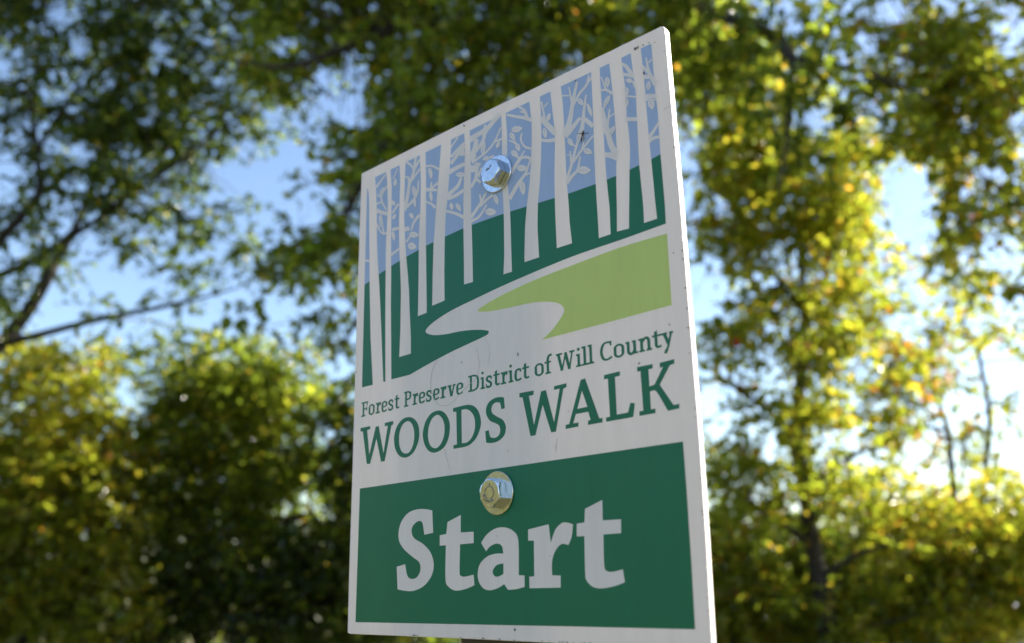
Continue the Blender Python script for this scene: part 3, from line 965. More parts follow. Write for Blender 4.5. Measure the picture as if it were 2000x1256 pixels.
# --- hex bolts with washers
def ring_solid(prof, n, phase=0.0):
    """lathe: prof = [(radius, height)...] around the sign normal"""
    V, FS = [], []
    for r, hgt in prof:
        for i in range(n):
            t = phase + 2 * math.pi * i / n
            V.append((r * math.cos(t), r * math.sin(t), hgt))
    m = len(prof)
    for k in range(m - 1):
        for i in range(n):
            j = (i + 1) % n
            FS.append((k * n + i, k * n + j, (k + 1) * n + j, (k + 1) * n + i))
    FS.append(tuple((m - 1) * n + i for i in range(n)))
    return V, FS


def place(V, c, up=np.array([0, 0, 1.0]), tilt=(0, 0)):
    out = []
    nx = NW + UW * tilt[0] + up * tilt[1]
    nx = nx / np.linalg.norm(nx)
    ux = UW - nx * (UW @ nx)
    ux /= np.linalg.norm(ux)
    uy = np.cross(nx, ux)
    for x, y, z in V:
        out.append(c + ux * x + uy * y + nx * z)
    return out


def bolt(px, py, m_head, m_wash, phase, tilt, marks):
    c = on(px, py)
    R = 0.0142
    wv, wf = ring_solid([(R * .98, 0.0), (R, 0.0003), (R, 0.0014), (R * .97, 0.0018), (0.003, 0.0018)], 64)
    # head: hexagon with a chamfered round top
    h0, h1 = 0.0019, 0.0088
    rc, rf = 0.0099, 0.0086          # corner and flat radius
    n = 60
    V, FS = [], []
    def hexr(t, r):
        k = (t + math.pi / 6) % (math.pi / 3) - math.pi / 6
        return rf * r / math.cos(k)
    levels = []
    for z, kind in ((h0, 1.0), (h1 - 0.0012, 1.0)):
        levels.append([(hexr(2 * math.pi * i / n, 1.0), z) for i in range(n)])
    # chamfer cuts the corners
    levels.append([(min(hexr(2 * math.pi * i / n, 1.0), 0.0090), h1 - 0.0003 - max(0, hexr(2 * math.pi * i / n, 1.0) - 0.0090) * 0.0) for i in range(n)])
    levels.append([(0.0081, h1) for i in range(n)])
    levels.append([(0.0070, h1 + 0.00003) for i in range(n)])
    levels.append([(0.0035, h1 + 0.00006) for i in range(n)])
    for lv in levels:
        for i, (r, z) in enumerate(lv):
            t = phase + 2 * math.pi * i / n
            V.append((r * math.cos(t), r * math.sin(t), z))
    for k in range(len(levels) - 1):
        for i in range(n):
            j = (i + 1) % n
            FS.append((k * n + i, k * n + j, (k + 1) * n + j, (k + 1) * n + i))
    FS.append(tuple((len(levels) - 1) * n + i for i in range(n)))
    b = obj('bolt', place(V, c, tilt=tilt), FS, m_head, sign)
    b['label'] = marks[0]
    obj('washer', place(wv, c), wf, m_wash, b)
    # raised maker's marks on the head
    mv, mf = [], []
    def bar(x0, y0, x1, y1, w):
        d = np.array([x1 - x0, y1 - y0]); d = d / np.linalg.norm(d); q = np.array([-d[1], d[0]]) * w / 2
        bb = len(mv)
        for z in (h1, h1 + 0.00035):
            for p in ((x0 - q[0], y0 - q[1]), (x1 - q[0], y1 - q[1]), (x1 + q[0], y1 + q[1]), (x0 + q[0], y0 + q[1])):
                mv.append((p[0], p[1], z))
        mf.extend([(bb + 4, bb + 5, bb + 6, bb + 7)] + [(bb + i, bb + (i + 1) % 4, bb + 4 + (i + 1) % 4, bb + 4 + i) for i in range(4)])
    for s_ in marks[1]:
        bar(*[q * 0.001 for q in s_])
    obj('maker_mark', place(mv, c, tilt=tilt), mf, M['stamp'] if marks[2] else m_head, b)


# three grade ticks and a ring of small characters (units: mm)
ticks = [(0.2, 3.2, 0.6, 6.0, .5), (-5.4, -1.4, -3.4, -1.0, .5), (1.6, -3.4, 3.6, -5.6, .5)]
chars = []
for q in range(5):
    t = math.radians(200 + q * 22)
    for dx, dy, ex, ey in ((-.6, -.8, -.3, .8), (.5, -.8, .5, .8), (-.6, .1, .5, .2)):
        cx_, cy_ = 5.6 * math.cos(t), 5.6 * math.sin(t)
        ca, sa = math.cos(t + math.pi / 2), math.sin(t + math.pi / 2)
        chars.append((cx_ + dx * ca - dy * sa, cy_ + dx * sa + dy * ca, cx_ + ex * ca - ey * sa, cy_ + ex * sa + ey * ca, .28))
ring = []
for q in range(20):
    t0, t1 = 2 * math.pi * q / 20, 2 * math.pi * (q + 1) / 20
    ring.append((4.0 * math.cos(t0), 4.0 * math.sin(t0), 4.0 * math.cos(t1), 4.0 * math.sin(t1), .22))
scrawl = [(-3.5, .5, -2.6, 2.2, .4), (-2.4, .6, -1.5, 2.6, .4), (-1.6, 1.0, -.4, 1.9, .4), (-.2, 1.2, .5, 3.2, .4), (.4, 3.0, 1.4, 2.6, .4), (1.4, 2.6, 1.6, 4.0, .4)]
bolt(972.5, 340.5, M['zinc'], M['zinc'], 0.30, (-0.01, 0.02), ('bright zinc hex bolt near the top of the sign', scrawl, True))
bolt(973.5, 963.0, M['zinc'], M['zinc_dull'], 0.12, (0.0, -0.02), ('zinc hex bolt with raised lettering above the big white word', ticks + chars + ring, True))


# --- a crane fly resting on the picture
def insect():
    c = on(1139.5, 262.0)
    r = empty('insect', c.tolist(), 'tiny brown insect clinging to the printed trees, right of the top bolt', 'insect')
    V, FS = [], []
    def blob(p, d, l, w):
        d = np.array(d, float); d /= np.linalg.norm(d)
        q = np.array([-d[1], d[0]])
        b = len(V)
        n, m = 6, 5
        for i in range(m):
            t = i / (m - 1)
            rr = w / 2 * math.sin(math.pi * (0.08 + 0.84 * t))
            for k in range(n):
                ph = 2 * math.pi * k / n
                x = p[0] + d[0] * l * (t - .5) + q[0] * rr * math.cos(ph)
                y = p[1] + d[1] * l * (t - .5) + q[1] * rr * math.cos(ph)
                V.append(c + UW * x + np.array([0, 0, y]) + NW * (0.0008 + rr * math.sin(ph)))
        for i in range(m - 1):
            for k in range(n):
                FS.append((b + i * n + k, b + i * n + (k + 1) % n, b + (i + 1) * n + (k + 1) % n, b + (i + 1) * n + k))
        FS.append(tuple(b + k for k in range(n)))
        FS.append(tuple(b + (m - 1) * n + k for k in range(n)))
    blob((0, 0), (.45, 1), 0.0027, 0.0016)
    blob((-.0011, -.0030), (.35, 1), 0.0034, 0.0009)
    blob((.0006, .0016), (.4, 1), 0.0010, 0.0010)
    obj('body', V, FS, M['insect'], r, smooth=True)
    for pts in ([(0, .0004), (-.0022, .0012), (-.0046, .0020)], [(0, .0002), (.0020, -.0006), (.0048, -.0008)], [(-.0002, -.0006), (-.0012, -.0034), (-.0022, -.0062)],
                [(0, -.0004), (.0008, -.0030), (.0002, -.0058)]):
        V2, FS2 = [], []
        for k in range(len(pts) - 1):
            p, q = np.array(pts[k]), np.array(pts[k + 1])
            d = (q - p) / np.linalg.norm(q - p)
            n_ = np.array([-d[1], d[0]]) * 0.00011
            b = len(V2)
            for z in (0.00035, 0.00055):
                for s in (p - n_, q - n_, q + n_, p + n_):
                    V2.append(c + UW * s[0] + np.array([0, 0, s[1]]) + NW * (z + (0.0006 if k == 0 else 0)))
            FS2 += [(b + 4, b + 5, b + 6, b + 7), (b, b + 1, b + 5, b + 4), (b + 1, b + 2, b + 6, b + 5), (b + 2, b + 3, b + 7, b + 6), (b + 3, b, b + 4, b + 7), (b, b + 3, b + 2, b + 1)]
        obj('leg', V2, FS2, M['insect'], r)


insect()


# ================================================================== TREES
def tube(path, radii, n=7):
    """tapered tube through 3D points"""
    V, FS = [], []
    m = len(path)
    ref = np.array([0.3, 0.9, 0.1])
    for i, p in enumerate(path):
        d = path[min(i + 1, m - 1)] - path[max(i - 1, 0)]
        d = d / (np.linalg.norm(d) + 1e-9)
        x = np.cross(d, ref)
        x /= np.linalg.norm(x) + 1e-9
        y = np.cross(d, x)
        for k in range(n):
            t = 2 * math.pi * k / n
            V.append(p + (x * math.cos(t) + y * math.sin(t)) * radii[i])
    for i in range(m - 1):
        for k in range(n):
            FS.append((i * n + k, i * n + (k + 1) % n, (i + 1) * n + (k + 1) % n, (i + 1) * n + k))
    FS.append(tuple(range(n))[::-1])
    FS.append(tuple((m - 1) * n + k for k in range(n)))
    return V, FS


def merge(parts):
    V, FS = [], []
    for v, f in parts:
        b = len(V)
        V += list(v)
        FS += [tuple(b + i for i in q) for q in f]
    return V, FS


LEAF = np.array([(-.5, 0, 0), (-.18, .30, .05), (.18, .26, .05), (.5, 0, -.06), (.18, -.26, .05), (-.18, -.30, .05)])
LF = [(0, 1, 2, 3), (0, 3, 4, 5)]


def leaves_mesh(name, P, A, size, material, parent, droop=0.35):
    """P: leaf centres, A: leaf axes; one mesh of folded leaves"""
    n = len(P)
    ax = A / (np.linalg.norm(A, axis=1, keepdims=True) + 1e-9)
    nr = rng.normal(size=(n, 3))
    nr[:, 2] = np.abs(nr[:, 2]) + 0.5
    sd_ = np.cross(nr, ax)
    sd_ /= np.linalg.norm(sd_, axis=1, keepdims=True) + 1e-9
    up = np.cross(ax, sd_)
    s = size * np.exp(rng.normal(0, 0.36, n))[:, None, None]
    V = P[:, None, :] + s * (LEAF[None, :, 0:1] * ax[:, None, :] + LEAF[None, :, 1:2] * sd_[:, None, :] + LEAF[None, :, 2:3] * up[:, None, :] * 1.5)
    V = V.reshape(-1, 3)
    me = bpy.data.meshes.new(name)
    nf = n * 2
    me.vertices.add(n * 6)
    me.vertices.foreach_set('co', V.astype(np.float32).ravel())
    me.loops.add(nf * 4)
    idx = (np.arange(n)[:, None, None] * 6 + np.array(LF)[None]).reshape(-1)
    me.loops.foreach_set('vertex_index', idx.astype(np.int32))
    me.polygons.add(nf)
    me.polygons.foreach_set('loop_start', (np.arange(nf) * 4).astype(np.int32))
    me.update(calc_edges=True)
    me.validate()
    me.materials.append(material)
    o = bpy.data.objects.new(name, me)
    col.objects.link(o)
    o.parent = parent
    o.matrix_parent_inverse = parent.matrix_world.inverted()
    return o


def tree(name, label, base, D, trunk, limbs, blobs, gaps, material, leaf, spread, bark='bark', cat='tree', group=None, twig=0.34, dens=1.4, lift=-0.12):
    """trunk / limbs: [(px, py, depth offset, radius in m)...]; blobs: (px, py, rx, ry, cover)"""
    root = empty(name, (base[0], base[1], 0.0), label, cat, group)
    limb_pts = []

    def mk(poly, nm):
        P = [at(x, y, D + dd) for x, y, dd, r in poly]
        Q = catmull_open([np.append(p, r) for p, (_, _, _, r) in zip(P, poly)], 5)
        path = [q[:3] for q in Q]
        rad = [max(q[3], 0.004) for q in Q]
        if nm == 'trunk':
            b0 = np.array([base[0], base[1], -0.25])
            top = path[0]
            pre = [b0 + (top - b0) * t + np.array([0.03 * math.sin(5 * t), 0.02 * math.cos(4 * t), 0]) for t in (0, .06, .2, .45, .7, .9)]
            path = pre + path
            rad = [rad[0] * f for f in (1.8, 1.35, 1.15, 1.08, 1.04, 1.0)] + rad
        limb_pts.extend(zip(path, rad))
        v, f = tube(path, rad, 9)
        return v, f

    if trunk:
        v, f = mk(trunk, 'trunk')
        obj('trunk', v, f, M[bark], root, smooth=True)
    for l in limbs:
        v, f = mk(l, 'branch')
        obj('branch', v, f, M[bark], root, smooth=True)
    LP = np.array([p for p, r in limb_pts])
    LR = np.array([r for p, r in limb_pts])
    Ps, As, tw = [], [], []
    lp_area = 0.36 * leaf * leaf * 0.62      # mean seen area of a leaf
    for bl in blobs:
        x, y, rx, ry, cov = bl[:5]
        dd = bl[5] if len(bl) > 5 else 0.0
        sp = bl[6] if len(bl) > 6 else spread
        sc = (D + dd) / F_PX
        area = math.pi * rx * ry * sc * sc
        nl = dens * -math.log(max(1e-3, 1 - cov)) * area / lp_area
        per = 11
        ntw = max(3, int(nl / per))
        ncl = max(1, ntw // 9)
        # clump centres, then twigs about them
        k = 0
        cl = []
        while len(cl) < ncl and k < ncl * 40:
            k += 1
            q = rng.uniform(-1, 1, 2)
            if q @ q > 1:
                continue
            cx_, cy_ = x + q[0] * rx, y + q[1] * ry
            if any(((cx_ - g[0]) / g[2]) ** 2 + ((cy_ - g[1]) / g[3]) ** 2 < 0.8 for g in gaps):
                continue
            if rng.random() < 0.16:
                cx_, cy_ = x + (cx_ - x) * 1.4, y + (cy_ - y) * 1.4 - 0.1 * ry
            cl.append((cx_, cy_, dd + rng.uniform(-1, 1) * sp))
        if not cl:
            continue
        crad = max(0.16, math.sqrt(area / max(1, ncl) / math.pi) * 0.95)
        for (cx_, cy_, cd) in cl:
            c = at(cx_, cy_, D + cd)
            cr_ = crad * math.exp(rng.normal(0, .35))
            j = np.argmin(((LP - c) ** 2).sum(1))
            s0 = LP[j]
            if np.linalg.norm(s0 - c) < 4.5:
                mid = (s0 + c) / 2 + rng.normal(0, .08, 3) + np.array([0, 0, .10])
                r0 = min(LR[j] * .5, 0.006 + 0.010 * np.linalg.norm(s0 - c))
                tw.append(tube([s0, mid, c], [r0, r0 * .6, .003], 4))
            for _ in range(9):
                off = rng.normal(0, 1, 3)
                off *= cr_ * rng.uniform(0.2, 1.0) / (np.linalg.norm(off) + 1e-6)
                st_ = c + off * 0.7
                dr = off / (np.linalg.norm(off) + 1e-6) + rng.normal(0, .55, 3) + np.array([0, 0, lift])
                dr[2] *= 0.6
                dr /= np.linalg.norm(dr)
                ln = twig * rng.uniform(.6, 1.3)
                t = np.linspace(0.05, 1, per)[:, None]
                sag = np.array([0, 0, -1.0]) * (t ** 2) * ln * 0.24
                lat = rng.normal(0, 1, (per, 3))
                lat /= np.linalg.norm(lat, axis=1, keepdims=True)
                pp = st_ + dr * t * ln + sag + lat * leaf * 0.55
                Ps.append(pp)
                As.append(lat + dr * 0.7 + np.array([0, 0, -0.45]))
                tw.append(tube([st_, st_ + dr * ln * .55 + sag[per // 2] * .8, st_ + dr * ln + sag[-1]], [.0035, .0025, .0012], 3))
    P, A = np.concatenate(Ps), np.concatenate(As)
    # thin out leaves that stray into the clear gaps of this tree
    if gaps:
        rel = P - CAM
        zf = rel @ FW_
        px = CX + F_PX * (rel @ R_) / zf
        py = CY - F_PX * (rel @ UP_) / zf
        keep = np.ones(len(P), bool)
        for g in gaps:
            d2 = ((px - g[0]) / g[2]) ** 2 + ((py - g[1]) / g[3]) ** 2
            keep &= ~(rng.random(len(P)) < 0.96 * np.clip(1 - d2, 0, 1) ** 0.45)
        P, A = P[keep], A[keep]
    keep = P[:, 2] > 0.05
    P, A = P[keep], A[keep]
    leaves_mesh('crown', P, A, leaf, M[material], root)
    if tw:
        v, f = merge(tw)
        o = obj('twigs', v, f, M[bark], root)
        o['kind'] = 'stuff'
    return len(P)


NL = 0
# --- tree at the left edge, limbs reaching in from its trunk outside the frame
b = at(-190, 1126, 10.5)
NL += tree('tree', 'thin-leaved dark tree whose bare limbs reach in from the left edge', b, 10.5,
           [(-170, 900, 0, .15), (-120, 780, 0, .13), (-40, 712, 0, .11), (30, 640, 0, .085), (78, 570, 0, .075), (122, 487, .1, .06), (150, 440, .2, .045), (185, 340, .3, .03), (210, 240, .5, .02)],
           [[(-40, 540, .2, .08), (0, 537, .2, .055), (60, 510, .1, .045), (108, 482, 0, .035), (150, 440, -.2, .02)],
            [(-60, 540, -.2, .09), (0, 468, -.2, .065), (60, 403, -.3, .055), (78, 365, -.3, .05), (72, 300, -.4, .04), (62, 200, -.4, .03), (75, 120, -.4, .02), (70, 30, -.4, .012)],
            [(10, 668, 0, .06), (60, 658, -.2, .048), (175, 628, -.4, .04), (250, 612, -.6, .034), (315, 600, -.8, .026), (403, 579, -1, .016), (470, 560, -1.1, .008)],
            [(72, 300, -.4, .03), (110, 230, -.5, .02), (160, 150, -.6, .012), (210, 60, -.6, .008)],
            [(130, 470, .1, .04), (230, 400, -.4, .03), (330, 330, -.9, .02), (430, 250, -1.2, .014), (500, 200, -1.4, .008)],
            [(-170, 900, 0, .13), (-190, 600, .3, .11), (-150, 300, .6, .08), (-60, 100, .9, .05), (0, -120, 1.2, .03)]],
           [(60, 60, 120, 110, .62), (110, 170, 110, 110, .58), (60, 300, 120, 130, .5), (300, 60, 150, 90, .82), (270, 170, 110, 90, .86), (240, 270, 90, 90, .86), (220, 360, 100, 60, .8),
            (170, 430, 150, 60, .55), (330, 300, 90, 80, .62), (360, 200, 80, 80, .8), (450, 180, 80, 70, .7), (390, 400, 80, 60, .6), (420, 490, 70, 40, .62), (110, 560, 130, 60, .34),
            (300, 520, 100, 40, .4), (340, 545, 40, 40, .6), (400, 590, 80, 26, .35), (520, 240, 40, 50, .45), (470, 300, 40, 60, .45), (40, 470, 70, 60, .36), (60, 620, 80, 40, .3),
            (370, 640, 60, 40, .16), (470, 450, 60, 60, .3), (190, 60, 60, 60, .6), (520, 540, 60, 30, .16), (260, 640, 160, 30, .10),
            (-150, 250, 150, 300, .7), (-120, 550, 110, 120, .6), (150, -140, 300, 140, .8), (450, -120, 150, 120, .85), (-100, -50, 150, 150, .7), (500, 150, 70, 60, .7), (480, 250, 60, 60, .65), (545, 200, 50, 50, .5)],
           [(108, 20, 18, 34), (158, 90, 24, 26), (315, 95, 22, 18), (160, 300, 30, 24), (430, 330, 40, 22), (140, 395, 20, 14), (290, 235, 20, 14), (560, 350, 60, 50), (560, 420, 60, 80)],
           'leaf_dark', 0.064, 0.9, bark='bark', dens=1.25)

# --- the big tree behind the sign
b = at(1010, 1126, 9.0)
NL += tree('tree', 'big broad dense tree directly behind the sign, its crown filling the top', b, 9.0,
           [(1015, 700, 0, .21), (1020, 450, 0, .19), (1030, 250, 0, .17), (1022, 140, 0, .15), (985, 60, 0, .12), (950, -60, 0, .10), (930, -250, 0, .07)],
           [[(1022, 140, 0, .12), (1080, 40, -.2, .10), (1180, -10, -.5, .085), (1300, -4, -.9, .07), (1380, 22, -1.2, .062), (1450, 44, -1.5, .056), (1520, 74, -1.8, .05), (1552, 116, -2, .045),
             (1640, 130, -2.1, .030), (1700, 146, -2.1, .024), (1765, 172, -2.1, .018), (1830, 200, -2.1, .01)],
            [(1552, 116, -2, .035), (1544, 165, -2.05, .028), (1541, 240, -2.1, .022), (1531, 310, -2.1, .014), (1520, 370, -2.1, .008)],
            [(1000, 85, 0, .09), (900, 40, -.2, .07), (760, 60, -.5, .055), (660, 100, -.8, .042), (560, 130, -1, .03), (460, 120, -1.2, .015)],
            [(1030, 260, 0, .10), (900, 240, -.3, .08), (790, 260, -.5, .06), (720, 330, -.7, .048), (670, 430, -.8, .035), (620, 500, -.9, .022), (540, 540, -.9, .012)],
            [(1025, 420, 0, .08), (860, 470, -.3, .055), (740, 560, -.5, .04), (690, 640, -.6, .02), (660, 690, -.6, .01)],
            [(985, 60, 0, .09), (1000, -80, .4, .07), (1060, -250, .9, .04)],
            [(950, -60, 0, .08), (800, -150, .3, .05), (650, -200, .6, .03)],
            [(1130, 20, -.3, .06), (1300, -150, .2, .05), (1480, -220, .5, .03)]],
           [(560, 50, 120, 60, .86), (620, 120, 50, 34, .8), (700, 60, 100, 70, .9), (800, 90, 110, 90, .9), (920, 80, 110, 100, .92), (1040, 60, 110, 90, .95), (1160, 50, 100, 80, .94),
            (1270, 60, 100, 80, .9), (860, 190, 100, 60, .88), (760, 200, 60, 50, .72), (790, 260, 80, 50, .9), (720, 290, 50, 50, .92), (690, 380, 36, 60, .95), (650, 330, 40, 26, .5), (640, 480, 60, 40, .9),
            (590, 515, 80, 34, .88), (560, 540, 50, 26, .75), (660, 560, 40, 40, .85), (690, 650, 26, 50, .85), (640, 590, 40, 26, .6), (520, 610, 40, 10, .5), (690, 480, 30, 40, .93), (630, 370, 36, 14, .55),
            (600, 210, 70, 60, .62), (560, 160, 60, 40, .6), (640, 260, 50, 40, .5), (1380, 60, 90, 60, .9), (1350, 150, 50, 70, .85), (1420, 150, 90, 60, .82), (480, 20, 80, 40, .85), (850, 500, 120, 120, .85, .3), (1000, 300, 200, 150, .85, .3),
            (1500, 60, 70, 60, .8, -1.8, .6), (1480, 180, 80, 50, .7, -1.8, .6), (1540, 250, 60, 80, .7, -2, .6), (1640, 110, 90, 50, .75, -2, .6), (1720, 190, 80, 50, .8, -2, .6), (1600, 180, 60, 40, .6, -2, .6),
            (900, -150, 400, 150, .95, .5, 1.8), (1300, -130, 250, 130, .93, 0, 1.5), (600, -130, 200, 120, .9), (950, -330, 350, 120, .9, .8, 1.8), (1250, -350, 200, 120, .85, 1, 1.5)],
           [(545, 86, 32, 24), (690, 135, 34, 40), (680, 210, 34, 44), (705, 238, 34, 16), (600, 330, 30, 34), (1545, 40, 18, 34), (1400, 165, 18, 20), (600, 420, 40, 50), (1590, 230, 28, 24), (1500, 170, 20, 18)],
           'leaf_mid', 0.078, 1.4, bark='bark', dens=1.5)

# --- slender leaning tree to the right of the sign
b = at(1640, 1126, 10.0)
NL += tree('tree', 'slender yellow-green tree with a leaning dark trunk, right of the sign', b, 10.0,
           [(1618, 1230, 0, .10), (1604, 1150, 0, .094), (1588, 1060, 0, .088), (1574, 970, 0, .082), (1560, 880, -.2, .086), (1561, 780, -.1, .074), (1568, 690, 0, .058), (1572, 600, 0, .045), (1560, 480, .1, .032), (1548, 360, .2, .02), (1540, 260, .3, .01)],
           [[(1560, 860, 0, .045), (1500, 800, -.2, .032), (1440, 760, -.4, .02), (1390, 740, -.5, .01)],
            [(1565, 720, 0, .04), (1640, 660, -.2, .028), (1720, 620, -.4, .016), (1790, 600, -.5, .008)],
            [(1575, 960, 0, .045), (1650, 900, .2, .03), (1730, 860, .3, .018), (1800, 840, .4, .008)],
            [(1590, 1070, 0, .04), (1500, 1000, -.2, .028), (1430, 960, -.3, .015)],
            [(1570, 610, 0, .035), (1500, 520, .2, .022), (1440, 430, .3, .012), (1400, 350, .4, .008)],
            [(1600, 1130, 0, .04), (1680, 1080, -.3, .025), (1760, 1060, -.4, .012)]],
           [(1500, 400, 120, 90, .8), (1600, 320, 100, 70, .7), (1420, 280, 70, 90, .72), (1560, 480, 120, 80, .82), (1640, 450, 60, 90, .8), (1480, 560, 70, 70, .8), (1620, 570, 90, 60, .74), (1560, 640, 130, 60, .72),
            (1470, 680, 80, 60, .72), (1640, 700, 110, 60, .55), (1500, 790, 120, 70, .68), (1630, 830, 110, 60, .55), (1440, 880, 70, 60, .68), (1540, 930, 130, 70, .58), (1660, 940, 100, 60, .52), (1480, 1000, 70, 50, .5), (1640, 1010, 80, 40, .5), (1430, 980, 60, 50, .6),
            (1560, 1040, 120, 60, .35), (1690, 640, 60, 40, .4), (1400, 400, 50, 60, .5), (1700, 520, 50, 40, .6), (1400, 650, 40, 60, .35), (1700, 810, 60, 60, .5), (1620, 760, 60, 50, .5),
            (1450, 480, 60, 60, .7), (1520, 300, 60, 70, .75), (1380, 500, 30, 60, .5), (1420, 130, 100, 90, .85), (1385, 230, 60, 90, .85), (1500, 210, 80, 80, .8), (1450, 350, 80, 80, .82), (1600, 400, 110, 60, .8), (1650, 350, 60, 90, .75), (1370, 60, 60, 60, .8), (1640, 230, 70, 60, .7), (1420, 600, 60, 130, .45), (1720, 270, 60, 50, .6), (1700, 590, 100, 60, .55), (1770, 560, 60, 40, .4), (1390, 820, 40, 80, .5), (1740, 680, 80, 50, .45), (1700, 960, 90, 50, .5), (1690, 440, 50, 80, .6), (1820, 600, 60, 40, .4), (1750, 310, 60, 50, .4), (1400, 450, 40, 60, .5), (1740, 500, 60, 40, .4)],
           [(1390, 560, 30, 70), (1580, 225, 34, 34), (1596, 330, 26, 30), (1348, 345, 22, 40), (1410, 400, 24, 26), (1505, 695, 18, 22), (1680, 720, 40, 34), (1765, 400, 64, 90), (1555, 1010, 20, 34), (1620, 860, 20, 30), (1500, 870, 26, 22), (1700, 890, 40, 34), (1480, 960, 30, 26)],
           'leaf_yellow', 0.068, 0.9, bark='bark', dens=1.3)

# --- tree overhanging from the right edge
b = at(2260, 1126, 8.0)
NL += tree('tree', 'leafy tree hanging in over the upper right corner', b, 8.0,
           [(2260, 700, 0, .17), (2230, 450, 0, .15), (2190, 250, 0, .12), (2140, 60, 0, .09), (2100, -120, .2, .06)],
           [[(2200, 300, 0, .09), (2080, 200, -.2, .06), (1980, 160, -.4, .04), (1880, 130, -.5, .028), (1800, 120, -.6, .014)],
            [(2170, 170, 0, .08), (2050, 40, .2, .05), (1940, -10, .3, .035), (1800, -20, .4, .02), (1700, 10, .5, .01)],
            [(2230, 450, 0, .08), (2100, 420, -.2, .05), (2000, 400, -.3, .032), (1930, 420, -.4, .02), (1850, 470, -.4, .008)]],
           [(1640, 40, 80, 40, .55), (1700, 60, 70, 50, .55), (1790, 60, 90, 70, .93), (1870, 90, 80, 70, .93), (1800, 180, 90, 60, .93), (1880, 220, 80, 70, .93), (1940, 180, 50, 60, .85), (1820, 260, 80, 40, .9), (1930, 290, 70, 50, .85),
            (1850, 310, 50, 40, .7), (1960, 350, 50, 50, .75), (1900, 420, 60, 50, .62), (1960, 460, 60, 60, .68), (1850, 470, 50, 50, .55), (1890, 510, 60, 40, .55), (1960, 100, 30, 40, .4), (1740, 110, 50, 40, .6), (1980, 540, 40, 40, .4), (1900, 380, 80, 60, .7), (1850, 540, 70, 50, .5), (1800, 330, 60, 40, .5), (1940, 590, 60, 50, .45), (1760, 250, 60, 40, .75),
            (2100, 250, 120, 200, .85), (2080, 0, 120, 120, .85), (2120, 500, 100, 100, .7), (1800, -110, 250, 90, .9), (2050, -160, 200, 100, .85)],
           [(1975, 60, 34, 50), (1985, 240, 24, 34), (1745, 20, 30, 30), (1755, 390, 60, 80), (1930, 340, 30, 16), (1690, 90, 22, 26), (1895, 310, 24, 16), (1780, 440, 60, 60)],
           'leaf_yellow', 0.068, 0.8, bark='bark', dens=1.3)

# --- thin crooked sapling by the right edge, and a rusty one beside it
b = at(1905, 1126, 12.0)
NL += tree('tree', 'thin crooked sapling with sparse leaves near the right edge', b, 12.0,
           [(1912, 1000, 0, .042), (1924, 930, 0, .038), (1926, 890, 0, .036), (1933, 850, 0, .034), (1930, 790, 0, .032), (1917, 720, 0, .03), (1905, 672, 0, .028), (1880, 635, 0, .022), (1866, 590, 0, .015), (1850, 540, 0, .008)],
           [[(1905, 672, 0, .02), (1850, 648, -.2, .014), (1790, 640, -.3, .008)], [(1926, 800, 0, .016), (1960, 780, .2, .011), (2010, 770, .3, .006)], [(1930, 850, 0, .016), (1975, 835, .2, .01), (2030, 810, .3, .006)],
            [(1880, 635, 0, .014), (1900, 570, .2, .01), (1925, 520, .3, .006)]],
           [(1920, 600, 60, 60, .42), (1960, 660, 50, 70, .32), (1900, 540, 60, 40, .45), (1860, 580, 40, 40, .3), (1960, 760, 50, 60, .25), (1960, 860, 40, 50, .2), (1870, 640, 40, 24, .5), (1990, 580, 40, 60, .35), (1840, 720, 40, 40, .4), (1980, 900, 50, 50, .4), (1880, 900, 40, 30, .35), (2060, 650, 60, 160, .4), (1900, 850, 30, 20, .5)],
           [], 'leaf_yellow', 0.072, 0.5, bark='bark')
b = at(1868, 1126, 11.4)
NL += tree('tree', 'rusty orange sapling with a short forked stem, left of the thin crooked sapling', b, 11.4,
           [(1866, 1010, 0, .05), (1862, 950, 0, .045), (1856, 890, 0, .04), (1850, 840, 0, .034), (1830, 780, 0, .026), (1790, 720, -.1, .018), (1760, 660, -.2, .01)],
           [[(1878, 960, 0, .02), (1882, 900, 0, .018), (1884, 860, .1, .014), (1900, 830, .2, .008)], [(1850, 840, 0, .024), (1780, 830, -.2, .016), (1720, 820, -.4, .008)], [(1800, 735, 0, .014), (1820, 660, 0, .009), (1860, 620, 0, .005)]],
           [(1770, 720, 60, 60, .78), (1800, 670, 60, 34, .65), (1740, 780, 60, 50, .7), (1820, 760, 50, 50, .6), (1780, 840, 60, 40, .5), (1720, 690, 40, 40, .5), (1830, 830, 40, 26, .6), (1740, 490, 40, 30, .5), (1780, 500, 40, 30, .55), (1700, 880, 50, 40, .4)],
           [(1700, 740, 18, 24), (1860, 790, 16, 40)], 'leaf_rust', 0.07, 0.6, bark='bark')


# --- shrubs along the wood's edge
def shrub(name, label, bx, D, blobs, gaps, material, leaf, spread, stems, cat='shrub', twig=0.3):
    b_ = at(bx, 1126, D)
    tr_ = [(x0, y0, 0, r) for (x0, y0, r) in stems[0]]
    lm = [[(x0, y0, 0.2 * i, r) for (x0, y0, r) in s] for i, s in enumerate(stems[1:], 1)]
    return tree(name, label, b_, D, tr_, lm, blobs, gaps, material, leaf, spread, cat=cat, twig=twig, lift=0.25, dens=1.2)


